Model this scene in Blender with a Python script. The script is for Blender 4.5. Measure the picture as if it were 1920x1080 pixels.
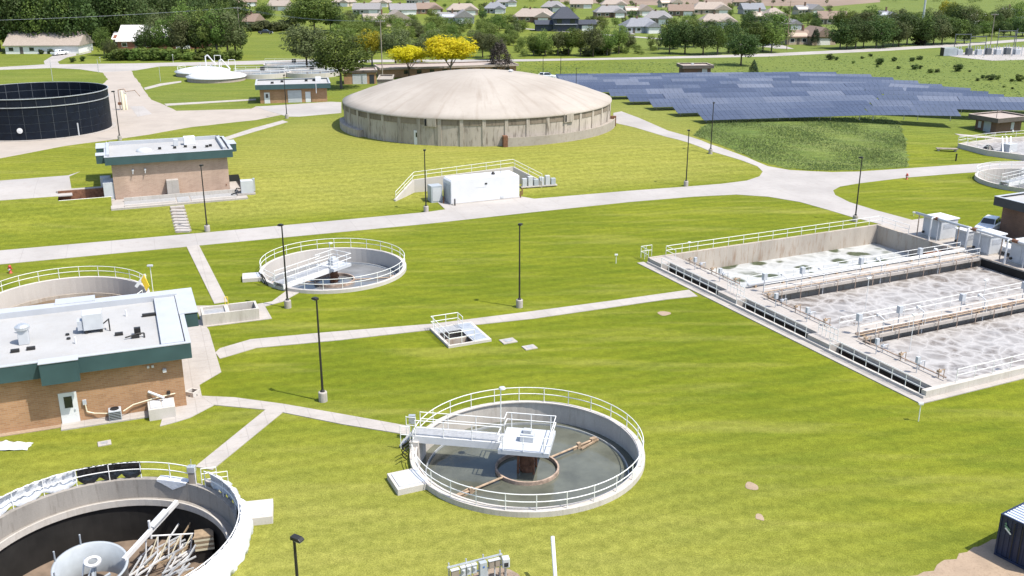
import bpy, bmesh, math, random
from mathutils import Vector, Matrix
from mathutils.geometry import delaunay_2d_cdt
for o in list(bpy.data.objects): bpy.data.objects.remove(o)
S = bpy.context.scene
C = S.collection
R = math.radians
# ---------------- camera ----------------
FPX, HZN, CAMH = 1850.0, -80.0, 31.0          # focal length and horizon row in photo pixels, camera height in metres
TH = math.atan((540-HZN)/FPX); CT, ST = math.cos(TH), math.sin(TH)
cam = bpy.data.cameras.new('camera'); camo = bpy.data.objects.new('camera', cam); C.objects.link(camo)
cam.sensor_width = 36; cam.lens = 36*FPX/1920; cam.clip_start = 0.5; cam.clip_end = 9000
camo.location = (0, 0, CAMH); camo.rotation_euler = (R(90)-TH, 0, 0)
S.camera = camo
# ---------------- sky, sun, exposure ----------------
SUN_AZ, SUN_EL = R(65), R(60)                  # azimuth measured from straight behind the camera towards the right
sv = Vector((math.sin(SUN_AZ)*math.cos(SUN_EL), -math.cos(SUN_AZ)*math.cos(SUN_EL), math.sin(SUN_EL)))
w = bpy.data.worlds.new('World'); S.world = w; w.use_nodes = True
nt = w.node_tree; sky = nt.nodes.new('ShaderNodeTexSky'); sky.sky_type = 'NISHITA'; sky.sun_disc = False
sky.sun_elevation = SUN_EL; sky.sun_rotation = math.atan2(sv.x, sv.y); sky.air_density = 1.0; sky.dust_density = 1.5
nt.links.new(sky.outputs[0], nt.nodes['Background'].inputs[0]); nt.nodes['Background'].inputs[1].default_value = 0.15
sl = bpy.data.lights.new('sun', 'SUN'); sl.energy = 4.0; sl.angle = R(0.6); sl.color = (1.0, 0.95, 0.87)
so = bpy.data.objects.new('sun', sl); C.objects.link(so); so.rotation_euler = sv.to_track_quat('Z', 'Y').to_euler()
S.view_settings.view_transform = 'Standard'; S.view_settings.look = 'None'; S.view_settings.exposure = 0.7; S.view_settings.gamma = 1
S.render.engine = 'CYCLES'; S.cycles.max_bounces = 6; S.cycles.caustics_reflective = False; S.cycles.caustics_refractive = False
rnd = random.Random(7)
# ---------------- terrain and pixel helpers ----------------
A0 = (-56.0, 104.6); DR = R(20.7)
def sm(t): t = max(0., min(1., t)); return t*t*(3-2*t)
def road_d(x, y): return -(x-A0[0])*math.sin(DR)+(y-A0[1])*math.cos(DR)
def hz(x, y):
    wd = 24+40*sm((x-30)/60)
    return 2.4*sm((road_d(x, y)-1.5)/wd)
def ray(u, v):
    a = (u-960)/FPX; b = (540-v)/FPX
    return (a, CT+b*ST, -ST+b*CT)
def gz(u, v, z):
    d = ray(u, v); t = (z-CAMH)/d[2]; return Vector((t*d[0], t*d[1], z))
def g(u, v):
    z = 0.
    for i in range(40):
        p = gz(u, v, z); z = .5*z+.5*hz(p.x, p.y)
    return Vector((p.x, p.y, hz(p.x, p.y)))
def depth(p): return p[1]*CT-(p[2]-CAMH)*ST
def mpp(p): return depth(p)/FPX               # metres per photo pixel at a point
# ---------------- materials ----------------
M = {}
def nodes(name):
    m = bpy.data.materials.new(name); m.use_nodes = True; M[name] = m
    t = m.node_tree; return m, t, t.nodes['Principled BSDF']
def N(t, kind, **kw):
    n = t.nodes.new('ShaderNode'+kind)
    for k, v in kw.items():
        if k.startswith('i_'): n.inputs[k[2:].replace('_', ' ')].default_value = v
        else: setattr(n, k, v)
    return n
def pos(t, scale=(1, 1, 1), obj=False, rot=0):
    if obj: src = N(t, 'TexCoord').outputs['Object']
    else: src = N(t, 'NewGeometry').outputs['Position']
    mp = N(t, 'Mapping'); mp.inputs['Scale'].default_value = scale; mp.inputs['Rotation'].default_value = (0, 0, rot)
    t.links.new(src, mp.inputs[0]); return mp.outputs[0]
def noise(t, vec, sc, det=3, rough=.55):
    n = N(t, 'TexNoise'); n.inputs['Scale'].default_value = sc; n.inputs['Detail'].default_value = det; n.inputs['Roughness'].default_value = rough
    t.links.new(vec, n.inputs['Vector']); return n.outputs['Fac']
def ramp(t, fac, stops):
    r = N(t, 'ValToRGB'); e = r.color_ramp.elements
    e[0].position, e[0].color = stops[0][0], (*stops[0][1], 1)
    e[1].position, e[1].color = stops[-1][0], (*stops[-1][1], 1)
    for p, c in stops[1:-1]:
        q = e.new(p); q.color = (*c, 1)
    t.links.new(fac, r.inputs[0]); return r.outputs[0]
def mix(t, fac, a, b, mode='MIX'):
    m = N(t, 'Mix', data_type='RGBA', blend_type=mode)
    for sk, val in ((0, fac), (6, a), (7, b)):
        if hasattr(val, 'is_linked') or hasattr(val, 'links'): t.links.new(val, m.inputs[sk])
        else: m.inputs[sk].default_value = val if sk == 0 else (*val, 1)
    return m.outputs[2]
def bump(t, b, fac, st=.3, dist=.05):
    n = N(t, 'Bump'); n.inputs['Strength'].default_value = st; n.inputs['Distance'].default_value = dist
    t.links.new(fac, n.inputs['Height']); t.links.new(n.outputs[0], b.inputs['Normal'])
def plain(name, col, rough=.6, metal=0, var=.12, sc=1.5, bmp=.0, spec=.4, streak=False, rvar=0):
    m, t, b = nodes(name)
    v = pos(t, (1, 1, .12) if streak else (1, 1, 1))
    f = noise(t, v, sc, 4)
    lo = tuple(c*(1-var) for c in col); hi = tuple(min(1, c*(1+var)) for c in col)
    c = ramp(t, f, [(.3, lo), (.7, hi)])
    if rvar:
        oi = N(t, 'ObjectInfo'); hs = N(t, 'HueSaturation'); t.links.new(c, hs.inputs['Color'])
        mr = N(t, 'MapRange'); mr.inputs[3].default_value = 1-rvar; mr.inputs[4].default_value = 1+rvar
        t.links.new(oi.outputs['Random'], mr.inputs[0]); t.links.new(mr.outputs[0], hs.inputs['Value']); c = hs.outputs[0]
    t.links.new(c, b.inputs['Base Color'])
    b.inputs['Roughness'].default_value = rough; b.inputs['Metallic'].default_value = metal
    b.inputs['Specular IOR Level'].default_value = spec
    if bmp: bump(t, b, noise(t, pos(t), sc*6, 3), bmp, .03)
    return m
def concrete(name, col, stain=(.30, .26, .21), amt=.35, sc=.4, streak=False, joint=0, rot=-.36):
    m, t, b = nodes(name)
    v = pos(t, (1, 1, .18) if streak else (1, 1, 1))
    f1 = noise(t, v, sc, 5, .6); f2 = noise(t, v, sc*9, 4, .6); f3 = noise(t, pos(t), 14, 3)
    c = ramp(t, f1, [(.32, tuple(k*(1-amt*.35) for k in col)), (.62, col)])
    c = mix(t, ramp(t, f2, [(.52, (0, 0, 0)), (.75, (amt, amt, amt))]), c, stain)
    c = mix(t, .10, c, ramp(t, f3, [(.3, (.1, .1, .1)), (.7, (.7, .7, .7))]), 'OVERLAY')
    if joint:
        br = N(t, 'TexBrick', offset=0); br.inputs['Scale'].default_value = 1; br.inputs['Brick Width'].default_value = joint; br.inputs['Row Height'].default_value = joint; br.inputs['Mortar Size'].default_value = .035
        t.links.new(pos(t, rot=rot), br.inputs['Vector']); fm = N(t, 'Math', operation='MULTIPLY'); t.links.new(br.outputs['Fac'], fm.inputs[0]); fm.inputs[1].default_value = .28
        c = mix(t, fm.outputs[0], c, tuple(k*.45 for k in col))
    t.links.new(c, b.inputs['Base Color']); b.inputs['Roughness'].default_value = .85; b.inputs['Specular IOR Level'].default_value = .25
    bump(t, b, f3, .25, .02); return m
concrete('road_concrete', (.385, .36, .338), (.30, .265, .235), .5, .12, joint=4.6)
concrete('path_concrete', (.405, .372, .34), (.32, .27, .21), .45, .5, joint=1.5)
concrete('drained_wall', (.32, .295, .265), (.13, .11, .09), .6, .4, True)
concrete('tank_concrete', (.50, .465, .42), (.27, .23, .18), .45, .5, True)
concrete('white_concrete', (.51, .475, .435), (.42, .37, .31), .3, .4, True)
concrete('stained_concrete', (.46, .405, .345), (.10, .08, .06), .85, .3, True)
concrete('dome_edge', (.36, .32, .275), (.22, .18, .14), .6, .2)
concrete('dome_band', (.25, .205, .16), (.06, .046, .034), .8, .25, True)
def dome_mat():
    m, t, b = nodes('dome_roof')
    tc = N(t, 'TexCoord'); sx = N(t, 'SeparateXYZ'); t.links.new(tc.outputs['Object'], sx.inputs[0])
    an = N(t, 'Math', operation='ARCTAN2'); t.links.new(sx.outputs[1], an.inputs[0]); t.links.new(sx.outputs[0], an.inputs[1])
    ln = N(t, 'VectorMath', operation='LENGTH'); t.links.new(tc.outputs['Object'], ln.inputs[0])
    am = N(t, 'Math', operation='MULTIPLY'); t.links.new(an.outputs[0], am.inputs[0]); am.inputs[1].default_value = 14
    rm = N(t, 'Math', operation='MULTIPLY'); t.links.new(ln.outputs['Value'], rm.inputs[0]); rm.inputs[1].default_value = .09
    cb = N(t, 'CombineXYZ'); t.links.new(am.outputs[0], cb.inputs[0]); t.links.new(rm.outputs[0], cb.inputs[1])
    st = noise(t, cb.outputs[0], 1.0, 5, .65); f1 = noise(t, pos(t), .11, 4, .6); f2 = noise(t, pos(t), 1.6, 4, .65)
    c = ramp(t, f1, [(.34, (.315, .278, .238)), (.64, (.385, .345, .300))])
    c = mix(t, ramp(t, st, [(.50, (0, 0, 0)), (.74, (.55, .55, .55))]), c, (.245, .20, .16))
    c = mix(t, ramp(t, f2, [(.56, (0, 0, 0)), (.75, (.3, .3, .3))]), c, (.26, .22, .18))
    t.links.new(c, b.inputs['Base Color']); b.inputs['Roughness'].default_value = .85; b.inputs['Specular IOR Level'].default_value = .2; bump(t, b, f2, .2, .05)
dome_mat()
concrete('basin_wall', (.44, .39, .33), (.24, .15, .09), .7, .35, True)
concrete('gravel', (.385, .338, .292), (.30, .25, .20), .35, .25)
concrete('dirt', (.36, .27, .19), (.20, .14, .09), .6, .7)
concrete('rubble_soil', (.30, .23, .17), (.13, .10, .07), .7, 1.4)
plain('black_sludge_shade', (.012, .011, .010), .8, var=.5, sc=.6)  # near-black sludge; on recessed walls the colour also stands in for shade
concrete('roof_membrane', (.385, .382, .375), (.33, .30, .26), .35, .25)
plain('coping', (.40, .415, .44), .45, var=.05, sc=.8)
plain('green_fascia', (.040, .080, .083), .45, var=.12, sc=.8)
plain('dark_fascia', (.03, .034, .042), .5, var=.15, sc=.8)
plain('brown_fascia', (.10, .085, .075), .6, var=.15)
plain('brown_roof', (.36, .30, .26), .85, var=.12)
plain('white_paint', (.62, .62, .62), .45, var=.05)
plain('white_shell', (.60, .60, .61), .5, var=.04, sc=.6)
plain('rail_metal', (.72, .72, .70), .4, var=.05)
plain('galvanized', (.50, .52, .54), .38, .5, var=.12, sc=2)
plain('grey_equipment', (.42, .44, .47), .5, var=.08)
plain('light_equipment', (.46, .475, .49), .5, var=.07)
plain('blue_grey_paint', (.34, .37, .395), .5, var=.10, sc=1.2)
plain('dark_metal', (.02, .019, .018), .5, var=.2)
plain('black_rubber', (.012, .012, .013), .7, var=.2)
plain('sludge_floor', (.17, .125, .09), .8, var=.45, sc=.8)
plain('rust', (.17, .08, .045), .85, var=.4, sc=3)
plain('rusty_pipe', (.36, .27, .21), .7, var=.4, sc=2.5)
plain('mud_pipe', (.34, .25, .17), .7, var=.35, sc=3)
plain('cream_paint', (.66, .60, .44), .5, var=.06)
plain('yellow_paint', (.75, .52, .04), .5, var=.08)
plain('red_paint', (.42, .06, .04), .5, var=.15)
plain('door_white', (.62, .63, .63), .45, var=.05)
plain('grating', (.40, .40, .40), .5, .3, var=.15, sc=4)
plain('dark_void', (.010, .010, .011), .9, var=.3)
plain('wood', (.30, .22, .14), .8, var=.25, sc=3)
plain('grey_wood', (.27, .23, .19), .85, var=.25, sc=2, streak=True)
plain('white_tarp', (.60, .615, .64), .5, var=.12, sc=1.5, bmp=.6)
plain('black_tarp', (.012, .013, .016), .28, var=.3, sc=3, bmp=.4, spec=.6)
plain('navy_steel', (.004, .007, .014), .55, var=.3, sc=1.2, spec=.2)
plain('car_white', (.75, .76, .77), .2, var=.02, spec=.6)
plain('car_dark', (.03, .032, .04), .2, var=.05, spec=.6)
plain('container_blue', (.014, .024, .058), .45, var=.25, sc=2)
plain('container_roof', (.50, .55, .64), .5, var=.14, sc=1)
plain('logo_green', (.12, .25, .16), .5); plain('logo_white', (.66, .70, .66), .5)
plain('blue_mark', (.06, .14, .36), .5)
plain('bark', (.085, .062, .045), .9, var=.3, sc=3)
plain('grey_bark', (.13, .11, .095), .9, var=.3, sc=3)
def glass(name, col, rough=.06):
    m, t, b = nodes(name); b.inputs['Base Color'].default_value = (*col, 1); b.inputs['Roughness'].default_value = rough
    b.inputs['Specular IOR Level'].default_value = .7; return m
glass('window_glass', (.02, .025, .03))
def brick(name, c1, c2, mortar):
    m, t, b = nodes(name)
    tc = N(t, 'TexCoord'); sx = N(t, 'SeparateXYZ'); t.links.new(tc.outputs['Object'], sx.inputs[0])
    ad = N(t, 'Math', operation='ADD'); t.links.new(sx.outputs[0], ad.inputs[0]); t.links.new(sx.outputs[1], ad.inputs[1])
    cb = N(t, 'CombineXYZ'); t.links.new(ad.outputs[0], cb.inputs[0]); t.links.new(sx.outputs[2], cb.inputs[1])
    br = N(t, 'TexBrick'); br.inputs['Scale'].default_value = 1; br.inputs['Brick Width'].default_value = .42; br.inputs['Row Height'].default_value = .135
    br.inputs['Mortar Size'].default_value = .012; br.inputs['Color1'].default_value = (*c1, 1); br.inputs['Color2'].default_value = (*c2, 1); br.inputs['Mortar'].default_value = (*mortar, 1)
    t.links.new(cb.outputs[0], br.inputs['Vector'])
    n = noise(t, pos(t, (1, 1, .4)), .6, 4); c = mix(t, .35, br.outputs[0], ramp(t, n, [(.3, (.3, .3, .3)), (.7, (.7, .7, .7))]), 'OVERLAY')
    t.links.new(c, b.inputs['Base Color']); b.inputs['Roughness'].default_value = .85; b.inputs['Specular IOR Level'].default_value = .2
    bump(t, b, br.outputs['Fac'], -.4, .02)
brick('brick_tan', (.385, .222, .118), (.31, .170, .088), (.34, .25, .17))
brick('brick_dark', (.17, .095, .065), (.13, .075, .055), (.17, .14, .11))
brick('brick_pink', (.43, .30, .225), (.37, .25, .185), (.42, .36, .30))
def water(name, col, rough=.07, wave=.12, scum=None):
    m, t, b = nodes(name)
    f = noise(t, pos(t), .35, 4, .6)
    c = ramp(t, f, [(.35, tuple(k*.75 for k in col)), (.68, tuple(k*1.3 for k in col))])
    t.links.new(c, b.inputs['Base Color']); b.inputs['Roughness'].default_value = rough; b.inputs['Specular IOR Level'].default_value = .5
    bump(t, b, noise(t, pos(t), 2.2, 3), wave, .04)
water('clarifier_water', (.100, .104, .082), .10, .2); water('mid_water', (.17, .175, .18), .14); water('brown_water', (.16, .115, .07))
def foam(name, foam_c, gap1, gap2, sc, rot=0, holes=None):
    m, t, b = nodes(name)
    p = pos(t, (1, 1, 1), rot=rot)
    nz = N(t, 'TexNoise'); nz.inputs['Scale'].default_value = .42; nz.inputs['Detail'].default_value = 4; t.links.new(p, nz.inputs['Vector'])
    va = N(t, 'VectorMath', operation='MULTIPLY_ADD'); t.links.new(nz.outputs['Color'], va.inputs[0]); va.inputs[1].default_value = (2.1, 2.1, 0); t.links.new(p, va.inputs[2])
    def vor(s_, feat='DISTANCE_TO_EDGE'):
        v = N(t, 'TexVoronoi', feature=feat); v.inputs['Scale'].default_value = s_; t.links.new(va.outputs[0], v.inputs['Vector']); return v
    g1 = noise(t, p, .35, 4, .6)
    c = ramp(t, g1, [(.35, gap1), (.65, gap2)])
    big = ramp(t, noise(t, p, .22, 3, .55), [(.40, (0, 0, 0)), (.62, (.75, .75, .75))])
    mid = tuple(.5*a+.5*k for a, k in zip(foam_c, gap2))
    c = mix(t, big, c, mid)
    fine = ramp(t, noise(t, p, 3.0, 4, .7), [(.45, (0, 0, 0)), (.7, (.55, .55, .55))]); c = mix(t, fine, c, mid)
    e2 = ramp(t, vor(sc*2.3).outputs['Distance'], [(.0, (.6, .6, .6)), (.03, (.4, .4, .4)), (.16, (0, 0, 0))])
    e1 = ramp(t, vor(sc).outputs['Distance'], [(.0, (.85, .85, .85)), (.05, (.55, .55, .55)), (.24, (0, 0, 0))])
    wid = ramp(t, noise(t, p, .6, 3), [(.42, (.15, .15, .15)), (.62, (1, 1, 1))])
    e2 = mix(t, 1.0, e2, wid, 'MULTIPLY')
    c = mix(t, e2, c, foam_c); c = mix(t, e1, c, foam_c)
    if holes:
        f1 = vor(.42, 'F1').outputs['Distance']; hm = ramp(t, f1, [(.30, (1, 1, 1)), (.44, (0, 0, 0))]); msk = ramp(t, noise(t, p, .13, 2), [(.34, (0, 0, 0)), (.44, (1, 1, 1))])
        c = mix(t, mix(t, 1.0, hm, msk, 'MULTIPLY'), c, ramp(t, noise(t, p, 2.5, 4, .7), [(.35, holes), (.75, tuple(k*3.2 for k in holes))]))
    t.links.new(c, b.inputs['Base Color']); b.inputs['Roughness'].default_value = .4; b.inputs['Specular IOR Level'].default_value = .35
    bump(t, b, e1, .5, .06)
foam('foam_grey', (.43, .41, .39), (.115, .086, .060), (.172, .158, .150), .72, rot=.4)
foam('foam_white', (.46, .47, .46), (.24, .245, .235), (.36, .365, .355), .50, rot=.4, holes=(.030, .038, .018))
def grass(name, a, b_, dryc, lush, fine=1.0, bmp=.5):
    m, t, b = nodes(name)
    at = N(t, 'Attribute', attribute_name='zone'); sp = N(t, 'SeparateColor'); t.links.new(at.outputs['Color'], sp.inputs[0])
    p = pos(t); q = pos(t, (.55, 1.8, 1), rot=.25); q2 = pos(t, (.3, 2.2, 1), rot=-.45)
    f0 = noise(t, p, .045, 4, .6); f1 = noise(t, q, .28, 4, .65); f2 = noise(t, p, 1.7*fine, 4, .7); f3 = noise(t, p, 11*fine, 4, .75); f4 = noise(t, q2, .16, 3, .6)
    c = ramp(t, f0, [(.36, a), (.62, b_)])
    c = mix(t, ramp(t, f1, [(.42, (0, 0, 0)), (.68, (.75, .75, .75))]), c, lush)
    c = mix(t, ramp(t, f4, [(.50, (0, 0, 0)), (.75, (.45, .45, .45))]), c, dryc)
    md = N(t, 'Math', operation='MULTIPLY'); t.links.new(sp.outputs[0], md.inputs[0])
    rr = ramp(t, f2, [(.25, (.62, .62, .62)), (.75, (1, 1, 1))]); t.links.new(rr, md.inputs[1])
    c = mix(t, md.outputs[0], c, dryc)
    ml = N(t, 'Math', operation='MULTIPLY'); t.links.new(sp.outputs[1], ml.inputs[0]); t.links.new(rr, ml.inputs[1])
    c = mix(t, ml.outputs[0], c, (.125, .165, .050))
    c = mix(t, .34, c, ramp(t, f2, [(.30, (.22, .22, .22)), (.72, (.78, .78, .78))]), 'OVERLAY')
    c = mix(t, .66, c, ramp(t, f3, [(.28, (.14, .14, .14)), (.75, (.86, .86, .86))]), 'OVERLAY')
    wv = N(t, 'TexWave', wave_type='BANDS', bands_direction='Y'); wv.inputs['Scale'].default_value = .19; wv.inputs['Distortion'].default_value = 3.0; wv.inputs['Detail'].default_value = 2; wv.inputs['Detail Scale'].default_value = .35
    t.links.new(pos(t, (1, 1, 1), rot=-.36), wv.inputs['Vector'])
    c = mix(t, .16, c, ramp(t, wv.outputs['Fac'], [(.2, (.34, .34, .34)), (.8, (.66, .66, .66))]), 'OVERLAY')
    t.links.new(c, b.inputs['Base Color']); b.inputs['Roughness'].default_value = .9; b.inputs['Specular IOR Level'].default_value = .08
    bump(t, b, f3, bmp, .06)
grass('lawn', (.117, .144, .0090), (.166, .186, .0140), (.285, .268, .068), (.090, .124, .008))
grass('meadow_grass', (.110, .150, .034), (.150, .185, .046), (.23, .235, .11), (.085, .135, .032), .6, 1.0)
plain('seam_grey', (.10, .11, .12), .6)
plain('field_soil', (.22, .16, .115), .9, var=.15, sc=.03)
def leaf(name, col, var=.35, rv=.25, trans=.25):
    m, t, b = nodes(name)
    f = noise(t, pos(t), .9, 3); f2 = noise(t, pos(t), 5, 2)
    c = ramp(t, f, [(.3, tuple(k*(1-var) for k in col)), (.7, tuple(k*(1+var) for k in col))])
    c = mix(t, .34, c, ramp(t, f2, [(.3, (.25, .25, .25)), (.7, (.75, .75, .75))]), 'OVERLAY')
    oi = N(t, 'ObjectInfo'); hs = N(t, 'HueSaturation'); mr = N(t, 'MapRange'); mr.inputs[3].default_value = 1-rv; mr.inputs[4].default_value = 1+rv
    mh = N(t, 'MapRange'); mh.inputs[3].default_value = .485; mh.inputs[4].default_value = .515
    t.links.new(oi.outputs['Random'], mr.inputs[0]); t.links.new(oi.outputs['Random'], mh.inputs[0])
    t.links.new(c, hs.inputs['Color']); t.links.new(mr.outputs[0], hs.inputs['Value']); t.links.new(mh.outputs[0], hs.inputs['Hue'])
    t.links.new(hs.outputs[0], b.inputs['Base Color']); b.inputs['Roughness'].default_value = .6; b.inputs['Specular IOR Level'].default_value = .2
    tr = N(t, 'BsdfTranslucent'); t.links.new(hs.outputs[0], tr.inputs[0]); mx = N(t, 'MixShader'); mx.inputs[0].default_value = trans
    t.links.new(b.outputs[0], mx.inputs[1]); t.links.new(tr.outputs[0], mx.inputs[2]); t.links.new(mx.outputs[0], t.nodes['Material Output'].inputs[0])
leaf('leaf_green', (.098, .145, .030), trans=.35); leaf('leaf_dark', (.058, .092, .024), trans=.32); leaf('leaf_light', (.15, .20, .045), trans=.35); leaf('leaf_yellow', (.62, .56, .02), .12, .06, .45)
leaf('leaf_spruce', (.045, .038, .030), .3, .1); leaf('leaf_pine', (.030, .055, .022)); leaf('leaf_olive', (.115, .135, .052), trans=.35); leaf('leaf_gold', (.30, .27, .015), .3, .1)
leaf('blade', (.20, .245, .085), .25, .1, .5)
def solar():
    m, t, b = nodes('solar_glass')
    oi = N(t, 'ObjectInfo'); f = noise(t, pos(t), .15, 3)
    a = ramp(t, oi.outputs['Random'], [(0, (.048, .058, .092)), (.6, (.080, .092, .128)), (1, (.14, .15, .185))])
    c = mix(t, .3, a, ramp(t, f, [(.3, (.3, .3, .3)), (.7, (.7, .7, .7))]), 'OVERLAY')
    t.links.new(c, b.inputs['Base Color']); b.inputs['Roughness'].default_value = .22; b.inputs['Specular IOR Level'].default_value = .6
solar(); plain('panel_frame', (.50, .52, .56), .35, .6)
# ---------------- mesh helpers ----------------
class MB:
    def __init__(s): s.v = []; s.f = []
    def add(s, vs, fs):
        n = len(s.v); s.v += [tuple(p) for p in vs]; s.f += [tuple(i+n for i in f) for f in fs]; return s
    def box(s, x0, x1, y0, y1, z0, z1, rz=0, c=None):
        vs = [(x, y, z) for z in (z0, z1) for x, y in ((x0, y0), (x1, y0), (x1, y1), (x0, y1))]
        if rz:
            cx, cy = c or ((x0+x1)/2, (y0+y1)/2); k, q = math.cos(rz), math.sin(rz)
            vs = [(cx+(x-cx)*k-(y-cy)*q, cy+(x-cx)*q+(y-cy)*k, z) for x, y, z in vs]
        return s.add(vs, [(3, 2, 1, 0), (4, 5, 6, 7), (0, 1, 5, 4), (1, 2, 6, 5), (2, 3, 7, 6), (3, 0, 4, 7)])
    def bar(s, a, b, r, n=6, r2=None, cap=True):
        a, b = Vector(a), Vector(b); d = (b-a)
        if d.length < 1e-6: return s
        d.normalize(); u = d.orthogonal().normalized(); w = d.cross(u); r2 = r if r2 is None else r2
        vs = [a+(u*math.cos(2*math.pi*i/n)+w*math.sin(2*math.pi*i/n))*r for i in range(n)]+[b+(u*math.cos(2*math.pi*i/n)+w*math.sin(2*math.pi*i/n))*r2 for i in range(n)]
        fs = [(i, (i+1) % n, n+(i+1) % n, n+i) for i in range(n)]
        if cap: fs += [tuple(range(n-1, -1, -1)), tuple(range(n, 2*n))]
        return s.add(vs, fs)
    def beam(s, a, b, w, h):
        a, b = Vector(a), Vector(b); d = (b-a).normalized(); up = Vector((0, 0, 1)) if abs(d.z) < .95 else Vector((0, 1, 0))
        x = d.cross(up).normalized()*w/2; y = x.cross(d).normalized()*h/2
        vs = [p+i*x+j*y for p in (a, b) for i, j in ((-1, -1), (1, -1), (1, 1), (-1, 1))]
        return s.add(vs, [(3, 2, 1, 0), (4, 5, 6, 7), (0, 1, 5, 4), (1, 2, 6, 5), (2, 3, 7, 6), (3, 0, 4, 7)])
    def path(s, pts, r, n=6, closed=False):
        pts = [Vector(p) for p in pts]
        for i in range(len(pts)-(0 if closed else 1)): s.bar(pts[i], pts[(i+1) % len(pts)], r, n, cap=not closed)
        return s
    def lathe(s, prof, n=32, a0=0, a1=2*math.pi, c=(0, 0)):
        full = abs(a1-a0-2*math.pi) < 1e-6; k = n if full else n+1
        vs = [(c[0]+r*math.cos(a0+(a1-a0)*i/n), c[1]+r*math.sin(a0+(a1-a0)*i/n), z) for r, z in prof for i in range(k)]
        fs = []
        for j in range(len(prof)-1):
            for i in range(n): fs.append((j*k+i, j*k+(i+1) % k, (j+1)*k+(i+1) % k, (j+1)*k+i))
        return s.add(vs, fs)
    def ring(s, ri, ro, z0, z1, n=64, a0=0, a1=2*math.pi, c=(0, 0)):
        s.lathe([(ri, z0), (ro, z0), (ro, z1), (ri, z1), (ri, z0)], n, a0, a1, c)
        if a1-a0 < 2*math.pi-1e-6:
            for a in (a0, a1):
                k, q = math.cos(a), math.sin(a)
                s.add([(c[0]+r*k, c[1]+r*q, z) for r, z in ((ri, z0), (ro, z0), (ro, z1), (ri, z1))], [(0, 1, 2, 3)])
        return s
    def disc(s, r, z, n=64, c=(0, 0)):
        return s.add([(c[0]+r*math.cos(2*math.pi*i/n), c[1]+r*math.sin(2*math.pi*i/n), z) for i in range(n)], [tuple(range(n))])
    def prism(s, pts, z0, z1):
        n = len(pts); vs = [(x, y, z0) for x, y in pts]+[(x, y, z1) for x, y in pts]
        return s.add(vs, [tuple(range(n-1, -1, -1)), tuple(range(n, 2*n))]+[(i, (i+1) % n, n+(i+1) % n, n+i) for i in range(n)])
    def side(s, prof, y0, y1):                  # profile in x,z pushed along y
        n = len(prof); vs = [(x, y0, z) for x, z in prof]+[(x, y1, z) for x, z in prof]
        return s.add(vs, [tuple(range(n)), tuple(range(2*n-1, n-1, -1))]+[(i, n+i, n+(i+1) % n, (i+1) % n) for i in range(n)])
    def mesh(s, name, smooth=False):
        me = bpy.data.meshes.new(name); me.from_pydata(s.v, [], s.f)
        b = bmesh.new(); b.from_mesh(me); bmesh.ops.recalc_face_normals(b, faces=b.faces); b.to_mesh(me); b.free()
        if smooth: me.polygons.foreach_set('use_smooth', [True]*len(me.polygons))
        return me
    def obj(s, name, mat, parent=None, smooth=False, bev=0):
        return put(name, s.mesh(name, smooth), mat, parent, bev=bev)
def put(name, me, mat, parent=None, loc=(0, 0, 0), rz=0, sc=None, bev=0):
    if mat and not me.materials: me.materials.append(M[mat])
    o = bpy.data.objects.new(name, me); C.objects.link(o)
    if mat and me.materials[0] != M[mat]:
        o.material_slots[0].link = 'OBJECT'; o.material_slots[0].material = M[mat]
    o.parent = parent; o.location = loc; o.rotation_euler = (0, 0, rz)
    if sc: o.scale = sc
    if bev:
        b = o.modifiers.new('edge', 'BEVEL'); b.width = bev; b.segments = 2; b.limit_method = 'ANGLE'
    return o
def tag(o, label, cat, group=None):
    o['label'] = label; o['category'] = cat
    if group: o['group'] = group
    return o
def thing(name, label, cat, loc=(0, 0, 0), rz=0, group=None):
    o = bpy.data.objects.new(name, None); C.objects.link(o); o.location = loc; o.rotation_euler = (0, 0, rz); o.empty_display_size = .3
    return tag(o, label, cat, group)
def struct(o): o['kind'] = 'structure'; return o
def stuff(o): o['kind'] = 'stuff'; return o
def inpoly(x, y, P):
    r = False; j = len(P)-1
    for i in range(len(P)):
        xi, yi = P[i][0], P[i][1]; xj, yj = P[j][0], P[j][1]
        if (yi > y) != (yj > y) and x < (xj-xi)*(y-yi)/(yj-yi)+xi: r = not r
        j = i
    return r
def densify(P, step):
    out = []
    for i in range(len(P)):
        a, b = P[i], P[(i+1) % len(P)]; L = math.hypot(b[0]-a[0], b[1]-a[1]); n = max(1, int(L/step))
        for k in range(n): out.append((a[0]+(b[0]-a[0])*k/n, a[1]+(b[1]-a[1])*k/n))
    return out
def smoothpoly(P, it=1):
    for _ in range(it):
        Q = []
        for i in range(len(P)):
            a, b = P[i], P[(i+1) % len(P)]
            Q += [(a[0]*.75+b[0]*.25, a[1]*.75+b[1]*.25), (a[0]*.25+b[0]*.75, a[1]*.25+b[1]*.75)]
        P = Q
    return P
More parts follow.
